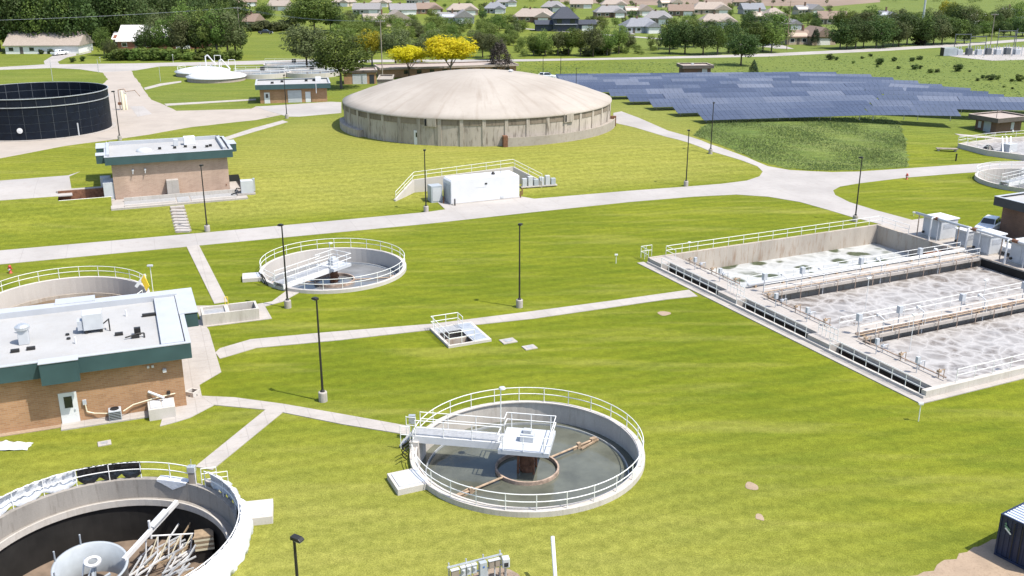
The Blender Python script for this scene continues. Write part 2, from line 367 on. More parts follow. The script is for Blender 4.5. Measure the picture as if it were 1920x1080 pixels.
def sheet(name, poly, dz, mat, step=2.0, skirt=.12, wob=0, parent=None, zf=None):
    zf = zf or hz
    P = densify(poly, step)
    if wob: P = [(x+rnd.uniform(-wob, wob), y+rnd.uniform(-wob, wob)) for x, y in P]
    xs = [p[0] for p in P]; ys = [p[1] for p in P]; n = len(P)
    pts = [Vector(p) for p in P]; ed = [(i, (i+1) % n) for i in range(n)]
    gs = max(step, (max(xs)-min(xs))/80)
    x = min(xs)+gs/2
    while x < max(xs):
        y = min(ys)+gs/2
        while y < max(ys):
            if inpoly(x, y, P): pts.append(Vector((x, y)))
            y += gs
        x += gs
    vs, es, fs, _, _, _ = delaunay_2d_cdt(pts, ed, [], 0, 1e-4)
    V = [(p.x, p.y, zf(p.x, p.y)+dz) for p in vs]
    F = []
    for f in fs:
        cx = sum(vs[i].x for i in f)/len(f); cy = sum(vs[i].y for i in f)/len(f)
        if inpoly(cx, cy, P): F.append(tuple(f))
    b = MB(); b.add(V, F)
    if skirt:
        k = len(b.v)
        b.v += [(x, y, zf(x, y)+dz) for x, y in P]+[(x, y, zf(x, y)+dz-skirt) for x, y in P]
        b.f += [(k+i, k+(i+1) % n, k+n+(i+1) % n, k+n+i) for i in range(n)]
    me = bpy.data.meshes.new(name); me.from_pydata(b.v, [], b.f)
    bm = bmesh.new(); bm.from_mesh(me)
    for f in bm.faces:
        if abs(f.normal.z) > .3 and f.normal.z < 0: f.normal_flip()
    bm.to_mesh(me); bm.free()
    return put(name, me, mat, parent)
def px(poly): return [tuple(g(u, v)[:2]) for u, v in poly]
POST = MB().bar((0, 0, 0), (0, 0, 1.07), .03, 6).mesh('post')
def railing(par, pts, closed=False, space=1.9, h=1.07, mat='rail_metal', r=.032, name='railing'):
    pts = [Vector(p) for p in pts]; b = MB()
    b.path([p+Vector((0, 0, h)) for p in pts], r, 5, closed)
    o = b.obj(name, mat, par); MB().path([p+Vector((0, 0, h*.55)) for p in pts], r, 5, closed).obj('mid_rail', mat, o)
    segs = list(zip(pts, pts[1:]+([pts[0]] if closed else [])))[:len(pts) if closed else len(pts)-1]
    tot = sum((q-p).length for p, q in segs); n = max(1, round(tot/space)); targets = [tot*i/n for i in range(n+(0 if closed else 1))]
    acc = 0; ti = 0
    for p, q in segs:
        L = (q-p).length
        while ti < len(targets) and targets[ti] <= acc+L+1e-6:
            put('post', POST, mat, o, tuple(p+(q-p)*((targets[ti]-acc)/L)), sc=(1, 1, h/1.07)); ti += 1
        acc += L
    return o
def arc(r, a0, a1, n, z, c=(0, 0)): return [(c[0]+r*math.cos(a0+(a1-a0)*i/n), c[1]+r*math.sin(a0+(a1-a0)*i/n), z) for i in range(n+1)]
# ================= GROUND =================
CLAR = {'front': (1.0, 58.0, 7.68), 'mid': (-18.6, 98.2, 7.55), 'west': (-42.0, 87.2, 7.65), 'drained': (-22.6, 46.6, 7.65), 'east': (75.4, 140.5, 7.65)}
AA = R(25.2); AO = (29.9, 65.7)
def al(s, t): return (AO[0]+s*math.cos(AA)-t*math.sin(AA), AO[1]+s*math.sin(AA)+t*math.cos(AA))
PITA = R(24.0); PITO = (-5.3, 76.6); PITL, PITW = 3.9, 4.7
def pl(s, t): return (PITO[0]+s*math.cos(PITA)-t*math.sin(PITA), PITO[1]+s*math.sin(PITA)+t*math.cos(PITA))
def build_ground():
    holes = []
    for k, (cx, cy, r) in CLAR.items(): holes.append([(cx+(r-.15)*math.cos(2*math.pi*i/56), cy+(r-.15)*math.sin(2*math.pi*i/56)) for i in range(56)])
    holes.append(densify([al(.55, .45), al(34.5, .45), al(34.5, 38.2), al(.55, 38.2)], 3))
    MBQ = [(-37.9+x*math.cos(R(21.5))-y*math.sin(R(21.5)), 130.0+x*math.sin(R(21.5))+y*math.cos(R(21.5))) for x, y in ((-14.9, -4.9), (1.6, -4.9), (1.6, -.1), (1.8, 5.3), (-.2, 5.3), (-.2, 9.2), (-14.2, 9.2), (-14.2, 3.7), (-21.2, 3.7), (-21.2, 0), (-14.9, 0))]
    holes.append(densify(MBQ, 2.5)); holes.append([pl(.1, .1), pl(PITL-.1, .1), pl(PITL-.1, PITW-.1), pl(.1, PITW-.1)])
    pts = []; ed = []
    for h in holes:
        n0 = len(pts); n = len(h); pts += [Vector(p) for p in h]; ed += [(n0+i, n0+(i+1) % n) for i in range(n)]
    def ok(x, y): return not any(inpoly(x, y, h) for h in holes)
    for i in range(-50, 51):
        for j in range(8, 96):
            x, y = i*2.75+rnd.uniform(-.3, .3), j*2.75+rnd.uniform(-.3, .3)
            if ok(x, y): pts.append(Vector((x, y)))
    for i in range(-40, 41):
        for j in range(-6, 70):
            x, y = i*16., j*16.
            if abs(x) < 142 and 20 < y < 266: continue
            pts.append(Vector((x, y)))
    for x in (-7000, -3500, -1500, 0, 1500, 3500, 7000):
        for y in (-1200, 1500, 3000, 7000): pts.append(Vector((x, y)))
    vs, es, fs, _, _, _ = delaunay_2d_cdt(pts, ed, [], 0, 1e-4)
    F = []
    for f in fs:
        cx = sum(vs[i].x for i in f)/3; cy = sum(vs[i].y for i in f)/3
        if abs(cx) < 130 and 20 < cy < 180 and not ok(cx, cy): continue
        F.append(tuple(f))
    me = bpy.data.meshes.new('ground'); me.from_pydata([(p.x, p.y, hz(p.x, p.y)) for p in vs], [], F)
    bm = bmesh.new(); bm.from_mesh(me)
    for f in bm.faces:
        if f.normal.z < 0: f.normal_flip()
    bm.to_mesh(me); bm.free()
    at = me.attributes.new('zone', 'FLOAT_COLOR', 'POINT')
    for i, p in enumerate(vs):
        d = road_d(p.x, p.y)
        dry = sm((d-1)/8)*(1-sm((d-55)/30))*(1-sm((p.x-25)/25))*(.15+.45*sm((p.x+52)/14))+.04*sm((d+30)/30)
        near = (1-sm((p.y-38)/34))*(.62*(1-sm((p.x-2)/26))+.2); lush = sm((p.y-150)/60)*(.45+.4*sm((p.x-20)/40))
        at.data[i].color = (min(1, dry+near), lush, 0, 1)
    me.polygons.foreach_set('use_smooth', [True]*len(me.polygons))
    struct(put('ground', me, 'lawn'))
build_ground()
# ---- roads, yards and paths, traced on the ground ----
ROAD = [(-420, 507), (0, 470), (390, 436), (800, 398), (835, 393), (819, 378), (840, 372), (960, 366), (1002, 373), (1180, 358), (1290, 350), (1352, 345), (1400, 339), (1424, 331), (1430, 322), (1420, 312), (1388, 300), (1330, 283), (1250, 257), (1190, 239), (1150, 230),
        (1150, 212), (1165, 209), (1200, 222), (1252, 245), (1330, 270), (1400, 295), (1440, 312), (1480, 319), (1560, 323), (1610, 322), (1700, 316), (1800, 309), (2100, 291),
        (2100, 305), (1920, 317), (1800, 325), (1700, 333), (1610, 344), (1575, 350), (1562, 357), (1566, 366), (1592, 379), (1640, 394), (1700, 410), (1740, 421), (1800, 428), (1890, 424), (1960, 452), (1760, 452), (1700, 432), (1640, 418), (1600, 408), (1550, 393), (1500, 379), (1440, 369), (1380, 365), (1300, 369), (1180, 379), (1000, 398), (800, 420), (390, 459), (0, 496), (-420, 535)]
struct(sheet('road', px(ROAD), .035, 'road_concrete', 2.2))
struct(sheet('driveway', px([(-400, 371), (0, 339), (128, 329), (150, 322), (130, 331), (136, 366), (0, 376), (-400, 410)]), .03, 'road_concrete', 2.2))
struct(sheet('gravel_yard', px([(-400, 330), (0, 297), (120, 274), (250, 257), (362, 238), (480, 225), (540, 213), (480, 200), (470, 204), (400, 206), (330, 208), (308, 197), (284, 187), (272, 172), (264, 158), (252, 145), (246, 132), (192, 135), (202, 149), (190, 160), (150, 170), (-400, 196)]), .025, 'gravel', 2.6, wob=.15))
struct(sheet('yard_pad', px([(478, 200), (500, 199), (620, 191), (640, 192), (640, 212), (560, 219), (540, 219), (505, 209)]), .045, 'road_concrete', 2.5))
struct(sheet('county_road', px([(-400, 133), (0, 126), (80, 121), (250, 119), (400, 116), (480, 114), (560, 112), (760, 112), (960, 111.5), (1200, 107.5), (1360, 103), (1450, 100), (1640, 91), (1800, 82), (1920, 73), (2200, 55),
        (2200, 60), (1920, 77.5), (1800, 87), (1640, 96.5), (1500, 103), (1440, 106), (1200, 111), (960, 115.5), (760, 116.5), (560, 118), (480, 121), (300, 124.5), (255, 132), (190, 136), (150, 130), (100, 127.5), (0, 131), (-400, 139)]), .03, 'road_concrete', 6, skirt=.1))
struct(sheet('house_driveway', px([(84, 121.5), (82, 115), (100, 104), (100, 99), (143, 99), (143, 104), (170, 96), (172, 98), (125, 108), (108, 116), (112, 121)]), .05, 'road_concrete', 4))
PATHS = [[(350, 463), (373, 460), (427, 566), (402, 570)],
         [(404, 662), (412, 654), (470, 637), (610, 624), (810, 608), (1000, 584), (1150, 564), (1250, 550), (1292, 544), (1308, 556), (1250, 562), (1000, 598), (880, 611), (640, 638), (480, 653), (430, 668), (412, 673)],
         [(376, 743), (440, 746), (530, 758), (640, 777), (768, 800), (770, 817), (640, 796), (560, 780), (530, 774), (398, 882), (366, 876), (498, 769), (400, 760)],
         [(470, 573), (510, 566), (545, 540), (572, 543), (530, 566), (497, 575), (510, 598), (382, 614), (366, 574)],
         [(412, 261), (470, 242), (530, 226), (540, 229), (478, 247), (422, 264)],
         [(308, 195), (400, 190), (480, 185.5), (480, 188), (400, 193), (312, 198.5)],
         [(270, 165), (300, 157), (340, 152), (340, 154.5), (304, 160.5), (272, 168.5)],
         [(1790, 251), (1850, 256), (1920, 263), (1960, 266), (1960, 270), (1880, 262), (1800, 255)]]
for p in PATHS: struct(sheet('path', px(p), .055, 'path_concrete', 1.6))
struct(sheet('building_apron', px([(340, 600), (378, 600), (392, 620), (415, 698), (374, 722), (379, 745), (402, 760), (356, 784), (330, 792), (300, 800), (330, 700)]), .045, 'path_concrete', 1.6))
struct(sheet('dirt_pad', px([(1690, 1090), (1755, 1062), (1810, 1035), (1850, 1018), (1930, 1000), (2000, 1040), (2000, 1180), (1700, 1200)]), .02, 'dirt', .5, wob=.18))
struct(sheet('ploughed_field', px([(1050, 4), (1230, 10), (1560, 12), (1650, 4), (1650, -20), (1050, -20)]), .05, 'field_soil', 40))
struct(sheet('substation_pad', px([(1766, 103), (1800, 100), (1860, 90), (1890, 88), (1990, 92), (1990, 110), (1860, 114), (1800, 108)]), .06, 'road_concrete', 5))
for q, rx, ry in ((g(1245, 588), .7, .3), (g(1410, 912), .45, .28), (g(1425, 970), .3, .22)):
    o = sheet('bare_patch', smoothpoly([(q.x+rx*math.cos(k*.9)*rnd.uniform(.7, 1.2), q.y+ry*2*math.sin(k*.9)*rnd.uniform(.7, 1.2)) for k in range(7)]), .02, 'dirt', .3, skirt=.03); struct(o)
TALL = px([(1325, 232), (1480, 222), (1660, 220), (1688, 232), (1697, 262), (1701, 300), (1700, 314), (1600, 320), (1530, 320), (1470, 315), (1420, 300), (1340, 268), (1300, 255)])
struct(sheet('meadow', TALL, .03, 'meadow_grass', 1.2, skirt=0, wob=.5))
def tall_grass():
    b = MB(); xs = [p[0] for p in TALL]; ys = [p[1] for p in TALL]; n = 0
    TP = TALL
    while n < 26000:
        x, y = rnd.uniform(min(xs), max(xs)), rnd.uniform(min(ys), max(ys))
        if not inpoly(x, y, TP): continue
        n += 1; a = rnd.uniform(0, 6.28); hh = rnd.uniform(.12, .42)*(.7+.5*math.sin(x*.35)*math.sin(y*.28+1)); ww = rnd.uniform(.06, .16); z = hz(x, y)
        dx, dy = math.cos(a)*ww, math.sin(a)*ww; lx, ly = rnd.uniform(-.25, .25), rnd.uniform(-.25, .25)
        b.add([(x-dx, y-dy, z), (x+dx, y+dy, z), (x+lx, y+ly, z+hh)], [(0, 1, 2)])
    me = bpy.data.meshes.new('tall_grass'); me.from_pydata(b.v, [], b.f)
    o = stuff(put('tall_grass', me, 'blade')); tag(o, 'tall unmown grass between the solar panels and the road', 'grass')
tall_grass()
# ================= CLARIFIERS =================
def clar_wall(t, r, rim, bot, th=.36, mat='tank_concrete', zin=None):
    w_ = MB().ring(r-th, r, bot, rim, 72).obj('tank_wall', mat, t)
    return w_
def bridge(t, a, r_in, r_out, z, wd=1.15, plat=2.6, plat_off=0):
    # walkway from the rim to the centre: girders, deck, railings, square platform
    ca, sa = math.cos(a), math.sin(a)
    def L(s, q, zz): return (s*ca-q*sa, s*sa+q*ca, zz)
    for sd in (-1, 1):
        b = MB(); b.beam(L(r_in, sd*wd/2, z-.25), L(r_out, sd*wd/2, z-.25), .12, .5); b.obj('girder', 'white_paint', t)
    d = MB(); d.beam(L(r_in, 0, z+.02), L(r_out, 0, z+.02), wd-.1, .06); d.obj('bridge_deck', 'grating', t)
    p = MB(); h = plat/2; z0 = z
    p.add([L(s, q, zz) for zz in (z0-.3, z0) for s, q in ((-h, -h), (h, -h), (h, h), (-h, h))], [(3, 2, 1, 0), (4, 5, 6, 7), (0, 1, 5, 4), (1, 2, 6, 5), (2, 3, 7, 6), (3, 0, 4, 7)]); p.obj('platform', 'light_equipment', t)
    for sd in (-1, 1): railing(t, [L(r_out-.2, sd*(wd/2), z+.03), L(h, sd*wd/2, z+.03)], name='bridge_railing', space=1.7)
    railing(t, [L(h, wd/2, z), L(h, h, z), L(-h, h, z), L(-h, -h, z), L(h, -h, z), L(h, -wd/2, z)], name='platform_railing', space=1.3)
    m = MB(); m.box(-.45, .45, -.35, .35, z0, z0+.55, rz=a); m.box(-.28, .28, -.2, .2, z0+.55, z0+.8, rz=a); m.obj('drive_unit', 'grey_equipment', t, bev=.04)
    return L
def clarifier_front():
    cx, cy, r = CLAR['front']; wz = -1.1; rim = .36
    t = thing('clarifier', 'full round clarifier with dark water and two skimmer arms in front of the other tanks', 'clarifier', (cx, cy, 0))
    clar_wall(t, r, rim, -3.2)
    MB().ring(r-.46, r-.33, rim-.02, rim+.06, 72).obj('rim_cap', 'white_concrete', t)
    MB().disc(r-.3, wz, 72).obj('water', 'clarifier_water', t)
    MB().ring(r-1.05, r-.98, wz-.2, wz+.14, 72).obj('weir', 'galvanized', t)
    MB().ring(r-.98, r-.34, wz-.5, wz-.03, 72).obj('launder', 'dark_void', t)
    railing(t, arc(r-.15, R(190), R(537), 68, rim), space=1.85)
    a = R(170); L = bridge(t, a, 1.6, r-.1, rim+.72, 1.3, 3.3)
    MB().box(r-.55, r+.05, -.95, .95, -1.2, rim+.36, rz=0).obj('bridge_pier', 'white_concrete', t).rotation_euler = (0, 0, a)
    MB().ring(2.0, 2.12, wz-.4, wz+.26, 48).obj('feedwell', 'rusty_pipe', t)
    b = MB(); b.bar((0, 0, wz-.6), (0, 0, rim+.4), .45, 12)
    for k in range(4): b.bar((.75*math.cos(k*1.57+.6), .75*math.sin(k*1.57+.6), wz-.3), (.7*math.cos(k*1.57+.6), .7*math.sin(k*1.57+.6), rim+.35), .08)
    for k in range(14): b.beam((.5*math.cos(k*.45), .5*math.sin(k*.45), wz-.1+rnd.uniform(0, .9)), (.5*math.cos(k*.45+1), .5*math.sin(k*.45+1), wz+rnd.uniform(0, .9)), .06, .12)
    b.obj('centre_column', 'rust', t)
    for aa in (R(40), R(220)):
        b = MB(); k, q = math.cos(aa), math.sin(aa)
        b.bar((2.0*k, 2.0*q, wz+.2), ((r-1.3)*k, (r-1.3)*q, wz+.2), .075, 8); b.beam((4.2*k, 4.2*q, wz+.02), ((r-1.3)*k, (r-1.3)*q, wz+.02), .05, .3)
        sp = Vector((-q, k, 0))*.35
        b.beam(Vector((4.6*k, 4.6*q, wz+.12))-sp, Vector(((r-1.2)*k, (r-1.2)*q, wz+.12))-sp*.3, .1, .12)
        b.box((r-1.6)*k-.25, (r-1.6)*k+.25, (r-1.6)*q-.14, (r-1.6)*q+.14, wz, wz+.34, rz=aa); b.box(4.7*k-.14, 4.7*k+.14, 4.7*q-.1, 4.7*q+.1, wz, wz+.42, rz=aa)
        b.obj('skimmer_arm', 'mud_pipe', t)
    b = MB(); p0 = Vector(L(1.9, -.75, rim+.65)); b.bar(p0, p0+Vector((0, 0, 3.2)), .035, 6); b.obj('lamp_pole', 'rail_metal', t)
    b = MB(); b.lathe([(.02, .14), (.2, .1), (.24, 0), (.12, -.04), (0, -.04)], 14); o = b.obj('lamp_head', 'light_equipment', t); o.location = p0+Vector((.1, 0, 3.25))
    # gate, cabinet and hoses on the bank end of the bridge
    for q in (-.7, .7):
        b = MB()
        for s in (r+.05, r+.7): b.bar(L(s, q, .02), L(s, q, 1.75), .03)
        for zz in (1.1, 1.7): b.bar(L(r+.05, q, zz), L(r+.7, q, zz), .03)
        b.obj('stair_rail', 'rail_metal', t)
    b = MB()
    for k in range(4): b.beam(L(r+.1+.22*k, -.55, .88-.25*k), L(r+.1+.22*k, .55, .88-.25*k), .22, .05)
    b.obj('stair_treads', 'grating', t)
    b = MB(); b.box(-.22, .22, -.14, .14, 1.15, 1.75); o = b.obj('control_box', 'galvanized', t); o.location = L(r+.35, -.95, 0); b = MB().bar((0, 0, 0), (0, 0, 1.2), .04); b.obj('control_post', 'galvanized', t).location = L(r+.35, -.95, 0)
    for k in range(3):
        b = MB(); a2 = R(181+3.4*k); pts = []
        for i in range(9):
            f = i/8; rr = r-.05+.42*math.sin(math.pi*f)+.25*f; pts.append((rr*math.cos(a2+.06*math.sin(4*f)), rr*math.sin(a2+.06*math.sin(4*f)), max(.05, 1.15*(1-f)+.35*math.sin(math.pi*f))))
        b.path(pts, .035, 6); b.obj('hose', 'black_rubber', t)
    b = thing('junction_box', 'pale concrete box with a flat lid against the clarifier with skimmer arms', 'junction box', (cx+(r+.75)*math.cos(R(207)), cy+(r+.75)*math.sin(R(207)), 0), R(24))
    MB().box(-.95, 1.15, -1.1, 1.1, -.1, .42).obj('chamber', 'white_concrete', b, bev=.03)
    MB().box(-.75, .95, -.85, .85, .423, .47).obj('lid', 'light_equipment', b)
clarifier_front()
def clarifier_mid():
    cx, cy, r = CLAR['mid']; wz = -1.2; rim = .36
    t = thing('clarifier', 'round clarifier with pale water and a white footbridge beside the road', 'clarifier', (cx, cy, 0))
    clar_wall(t, r, rim, -3.2, mat='white_concrete'); MB().disc(r-.3, wz, 72).obj('water', 'mid_water', t)
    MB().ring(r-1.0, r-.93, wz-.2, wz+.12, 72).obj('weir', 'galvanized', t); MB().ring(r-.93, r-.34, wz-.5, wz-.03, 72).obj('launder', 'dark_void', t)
    a = R(236); railing(t, arc(r-.15, a+.13, a+2*math.pi-.13, 68, rim), space=1.85)
    L = bridge(t, a, 1.0, r+.15, rim+.35, 1.3, 2.6)
    MB().ring(2.0, 2.12, wz-.4, wz+.3, 48).obj('feedwell', 'rusty_pipe', t)
    b = MB(); b.bar((0, 0, wz-.6), (0, 0, rim+.2), .4, 12)
    for k in range(9): b.beam((.5*math.cos(k*.7), .5*math.sin(k*.7), wz+rnd.uniform(0, .7)), (.5*math.cos(k*.7+1), .5*math.sin(k*.7+1), wz+rnd.uniform(0, .9)), .06, .12)
    b.obj('centre_column', 'rust', t)
    for aa in (R(10), R(190)):
        b = MB(); k, q = math.cos(aa), math.sin(aa); b.bar((2*k, 2*q, wz+.12), ((r-1.2)*k, (r-1.2)*q, wz+.12), .07); b.box((r-1.5)*k-.3, (r-1.5)*k+.3, (r-1.5)*q-.2, (r-1.5)*q+.2, wz, wz+.3); b.obj('skimmer_arm', 'mud_pipe', t)
    b = MB(); p0 = Vector(L(1.2, .8, rim+.4)); b.bar(p0, p0+Vector((0, 0, 2.6)), .035); b.obj('lamp_pole', 'rail_metal', t)
    b = MB(); b.lathe([(.02, .14), (.2, .1), (.24, 0), (.12, -.04), (0, -.04)], 14); b.obj('lamp_head', 'light_equipment', t).location = p0+Vector((.1, 0, 2.6))
    for k in range(2):
        a2 = R(216+4*k); b = MB(); b.path([((r+.05+.4*math.sin(math.pi*i/8))*math.cos(a2+.03*math.sin(i)), (r+.05+.4*math.sin(math.pi*i/8))*math.sin(a2+.03*math.sin(i)), .05+1.2*math.sin(math.pi*i/8)) for i in range(9)], .04); b.obj('hose', 'black_rubber', t)
    j = thing('junction_box', 'flat concrete box against the clarifier with the white footbridge', 'junction box', (cx+(r+.6)*math.cos(R(200)), cy+(r+.6)*math.sin(R(200)), 0), R(14))
    MB().box(-1.1, 1.1, -.95, .95, -.1, .4).obj('chamber', 'white_concrete', j, bev=.03); MB().box(-.85, .85, -.72, .72, .403, .44).obj('lid', 'light_equipment', j)
clarifier_mid()
def clarifier_west():
    cx, cy, r = CLAR['west']; wz = -1.3; rim = .5
    t = thing('clarifier', 'round concrete clarifier with brown water half hidden behind the brick building', 'clarifier', (cx, cy, 0))
    clar_wall(t, r, rim, -3.2, mat='white_concrete'); MB().disc(r-.3, wz, 72).obj('water', 'brown_water', t)
    MB().ring(r-1.1, r-1.0, wz-.2, wz+.35, 72).obj('weir', 'basin_wall', t); railing(t, arc(r-.15, R(30), R(360), 68, rim), space=1.85)
    MB().beam((r-.2, 1.2, rim-.2), (1.2, .2, rim-.2), 1.1, .25).obj('bridge_deck', 'light_equipment', t)
    MB().bar((0, 0, wz), (0, 0, rim), .5, 12).obj('centre_column', 'rust', t)
    d = thing('davit_crane', 'small yellow davit crane on the rim of the tank behind the brick building', 'crane', (cx+(r-.2)*math.cos(R(22)), cy+(r-.2)*math.sin(R(22)), rim))
    MB().bar((0, 0, 0), (-.05, 0, 1.75), .08).obj('mast', 'white_paint', d)
    b = MB(); b.beam((-.05, 0, 1.65), (-.95, -.3, .55), .16, .28); b.obj('boom', 'white_paint', d)
    b = MB(); b.add([(-.1, -.22, 1.75), (.3, -.22, .6), (-.05, -.22, .1), (-.42, -.22, 1.2), (-.1, -.1, 1.75), (.3, -.1, .6), (-.05, -.1, .1), (-.42, -.1, 1.2)], [(0, 1, 2, 3), (7, 6, 5, 4), (0, 4, 5, 1), (1, 5, 6, 2), (2, 6, 7, 3), (3, 7, 4, 0)]); b.obj('brace_plate', 'yellow_paint', d)
    l = thing('area_light', 'small white area light on a thin pole beside the yellow davit crane', 'light', (cx+(r+.3)*math.cos(R(24)), cy+(r+.3)*math.sin(R(24)), 0))
    MB().bar((0, 0, 0), (0, 0, 2.9), .04).obj('pole', 'rail_metal', l); MB().box(-.25, .25, -.14, .14, 2.88, 3.02).obj('lamp_head', 'light_equipment', l)
clarifier_west()
def tarp(par, r, a0, a1, z0, z1, mat, name, seg=26, sag=.15, out=.12, drape=0, nsc=5):
    b = MB(); vs = []
    rows = 5
    for i in range(seg+1):
        a = a0+(a1-a0)*i/seg; ph = rnd.uniform(-1, 1)
        scal = abs(math.sin(math.pi*(i/seg)*nsc))
        for j in range(rows):
            f = j/(rows-1); z = z1+(z0-z1)*f*(.72+.38*scal)
            rr = r+out*math.sin(math.pi*f)*(.6+.5*ph)+drape*f+rnd.uniform(-.04, .04)
            vs.append((rr*math.cos(a), rr*math.sin(a), z+rnd.uniform(-.03, .03)))
    fs = [(i*rows+j, (i+1)*rows+j, (i+1)*rows+j+1, i*rows+j+1) for i in range(seg) for j in range(rows-1)]
    b.add(vs, fs); o = b.obj(name, mat, par, True); md = o.modifiers.new('thickness', 'SOLIDIFY'); md.thickness = .03; return o
def clarifier_drained():
    cx, cy, r = CLAR['drained']; rim = .5; fl = -3.5
    t = thing('clarifier', 'drained round clarifier with dismantled machinery on its floor and tarps on its railing', 'clarifier', (cx, cy, 0))
    MB().ring(r-.36, r, -.75, rim, 80).obj('upper_wall', 'drained_wall', t)
    MB().ring(r-.8, r, -.95, -.753, 80).obj('launder_floor', 'drained_wall', t); MB().ring(r-.9, r-.8, -1.0, -.58, 80).obj('launder_lip', 'tank_concrete', t)
    MB().ring(r-.75, r, fl, -.953, 80).obj('lower_wall', 'black_sludge_shade', t)  # black holds both the sludge stain and the launder's shadow, painted in
    b = MB(); b.lathe([(r-.7, fl), (3.5, fl-.35), (0, fl-.7)], 64); b.obj('tank_floor', 'sludge_floor', t)
    rl = railing(t, arc(r-.12, R(64), R(220), 44, rim), space=1.85)
    tarp(t, r-.12, R(92), R(120), rim+.02, rim+1.12, 'black_tarp', 'black_tarp', 34, out=.3, nsc=3); tarp(t, r-.12, R(120.3), R(165), rim-.02, rim+1.12, 'white_tarp', 'white_tarp', 40, out=.3, nsc=3)
    railing(t, arc(r-.12, R(-80), R(58), 40, rim), space=1.85)
    tarp(t, r-.1, R(20), R(56), rim-.2, rim+1.12, 'white_tarp', 'white_tarp', 48, out=.45, drape=.18, nsc=6); tarp(t, r-.02, R(-88), R(24), -.4, rim+1.06, 'white_tarp', 'white_tarp', 80, out=.4, drape=.4, nsc=9)
    b = MB(); vs = []
    for i in range(9): a = R(68+2*i); vs += [((r-.45)*math.cos(a), (r-.45)*math.sin(a), rim+.06), ((r-.45)*math.cos(a), (r-.45)*math.sin(a), rim-.05-.5*(1-abs(i-4)/4)), ((r+.1)*math.cos(a), (r+.1)*math.sin(a), rim+.07)]
    b.add(vs, [(3*i, 3*i+3, 3*i+4, 3*i+1) for i in range(8)]+[(3*i, 3*i+2, 3*i+5, 3*i+3) for i in range(8)]); b.obj('tarp_corner', 'white_tarp', t)
    c = thing('control_post', 'grey control cabinet on the rim of the drained tank', 'control cabinet', (cx+(r-.1)*math.cos(R(66)), cy+(r-.1)*math.sin(R(66)), rim))
    MB().box(-.2, .2, -.15, .15, 0, .75).obj('pedestal', 'grey_wood', c); MB().box(-.24, .24, -.19, .19, .75, 1.15).obj('cabinet', 'galvanized', c, bev=.03); MB().bar((0, 0, 1.15), (.02, 0, 1.6), .02).obj('aerial', 'galvanized', c)
    s = thing('access_steps', 'small handrailed steps over the rim of the drained tank', 'steps', (cx+(r+.35)*math.cos(R(58)), cy+(r+.35)*math.sin(R(58)), 0), R(58))
    b = MB()
    for k in range(3): b.box(-.1+.28*k, .16+.28*k, -.5, .5, 0, .6-.2*k)
    b.obj('treads', 'path_concrete', s)
    b = MB()
    for q in (-.5, .5):
        for zz in (.6, 1.0, 1.35): b.bar((-.3, q, zz+.15), (.85, q, zz-.25), .026)
        b.bar((-.3, q, .3), (-.3, q, 1.5), .026); b.bar((.85, q, 0), (.85, q, 1.1), .026)
    b.obj('handrail', 'rail_metal', s)
    # feedwell drum lying on the floor
    d = thing('feedwell_drum', 'grey steel feedwell drum standing on the drained tank floor', 'steel drum', tuple(gz(166, 1052, -1.35)[:2])+(fl-.1,)); d.rotation_euler = (R(7), R(5), 0)
    b = MB(); b.lathe([(1.95, 0), (1.95, 2.1), (2.03, 2.1), (2.03, 2.2), (1.88, 2.2), (1.88, .05)], 48); b.obj('shell', 'blue_grey_paint', d, True)
    b = MB(); b.ring(.28, .46, 1.9, 2.0, 24, c=(-.1, .55)); b.obj('hub_ring', 'white_paint', d)
    for i, (p, q, rr) in enumerate([((-.1, .5, 1.7), (.3, -.7, .2), .1), ((-.1, .5, 1.7), (-.5, -.6, .2), .06), ((.0, .5, 1.6), (.1, -.2, .2), .12), ((-1.4, -.7, 1.1), (.4, -1.2, .9), .07), ((.3, -.4, 1.2), (1.0, .2, 1.5), .09), ((-.7, .9, 1.9), (-.6, -.3, .3), .05)]):
        MB().beam(p, q, rr*1.4, rr*1.4).obj('brace', 'blue_grey_paint' if i % 2 == 0 else 'galvanized', d)
    for k in range(3): a = 2.2+.9*k; MB().bar((1.98*math.cos(a), 1.98*math.sin(a), 1.6), (2.0*math.cos(a), 2.0*math.sin(a), 2.9), .05).obj('lifting_post', 'blue_grey_paint', d)
    MB().box(-1.9, -1.4, -1.5, -1.1, 0, .7, rz=.4).obj('base_bracket', 'blue_grey_paint', d)
    # truss and arms
    tr = thing('scraper_truss', 'tangled rake arm trusses dismantled on the drained tank floor', 'truss', tuple(gz(285, 1062, fl+.2)[:2])+(fl-.1,))
    for i in range(46):
        p = Vector((rnd.uniform(-1.2, 1.9), rnd.uniform(-2.2, 1.8), rnd.uniform(.1, .7))); q = p+Vector((rnd.uniform(.4, 2.0), rnd.uniform(.3, 1.8), rnd.uniform(-.2, 1.1)))
        q.x = min(q.x, 2.6)
        MB().beam(p, q, .06, .09).obj('strut', rnd.choice(['wood', 'light_equipment', 'white_paint', 'light_equipment']), tr)
    for i in range(6):
        x = -.3+.55*i; MB().bar((x, -.2+.35*i, .3), (x+.15, .1+.35*i, 2.3-.18*i), .05).obj('upright', 'white_paint', tr)
        if i < 5: MB().bar((x+.15, .1+.35*i, 2.3-.18*i), (x+.7, .45+.35*i, 2.12-.18*i), .05).obj('chord', 'white_paint', tr); MB().bar((x, -.2+.35*i, .3), (x+.7, .45+.35*i, 2.12-.18*i), .04).obj('diagonal', 'cream_paint', tr)
    ar = thing('scum_beam', 'long white steel beam leaning from the drum up to the drained tank wall', 'beam', (cx, cy, 0))
    o_ = Vector((cx, cy, 0)); e0, e1 = gz(232, 1050, -1.5)-o_, gz(332, 941, -.52)-o_; lp = lambda f: e0.lerp(e1, f)
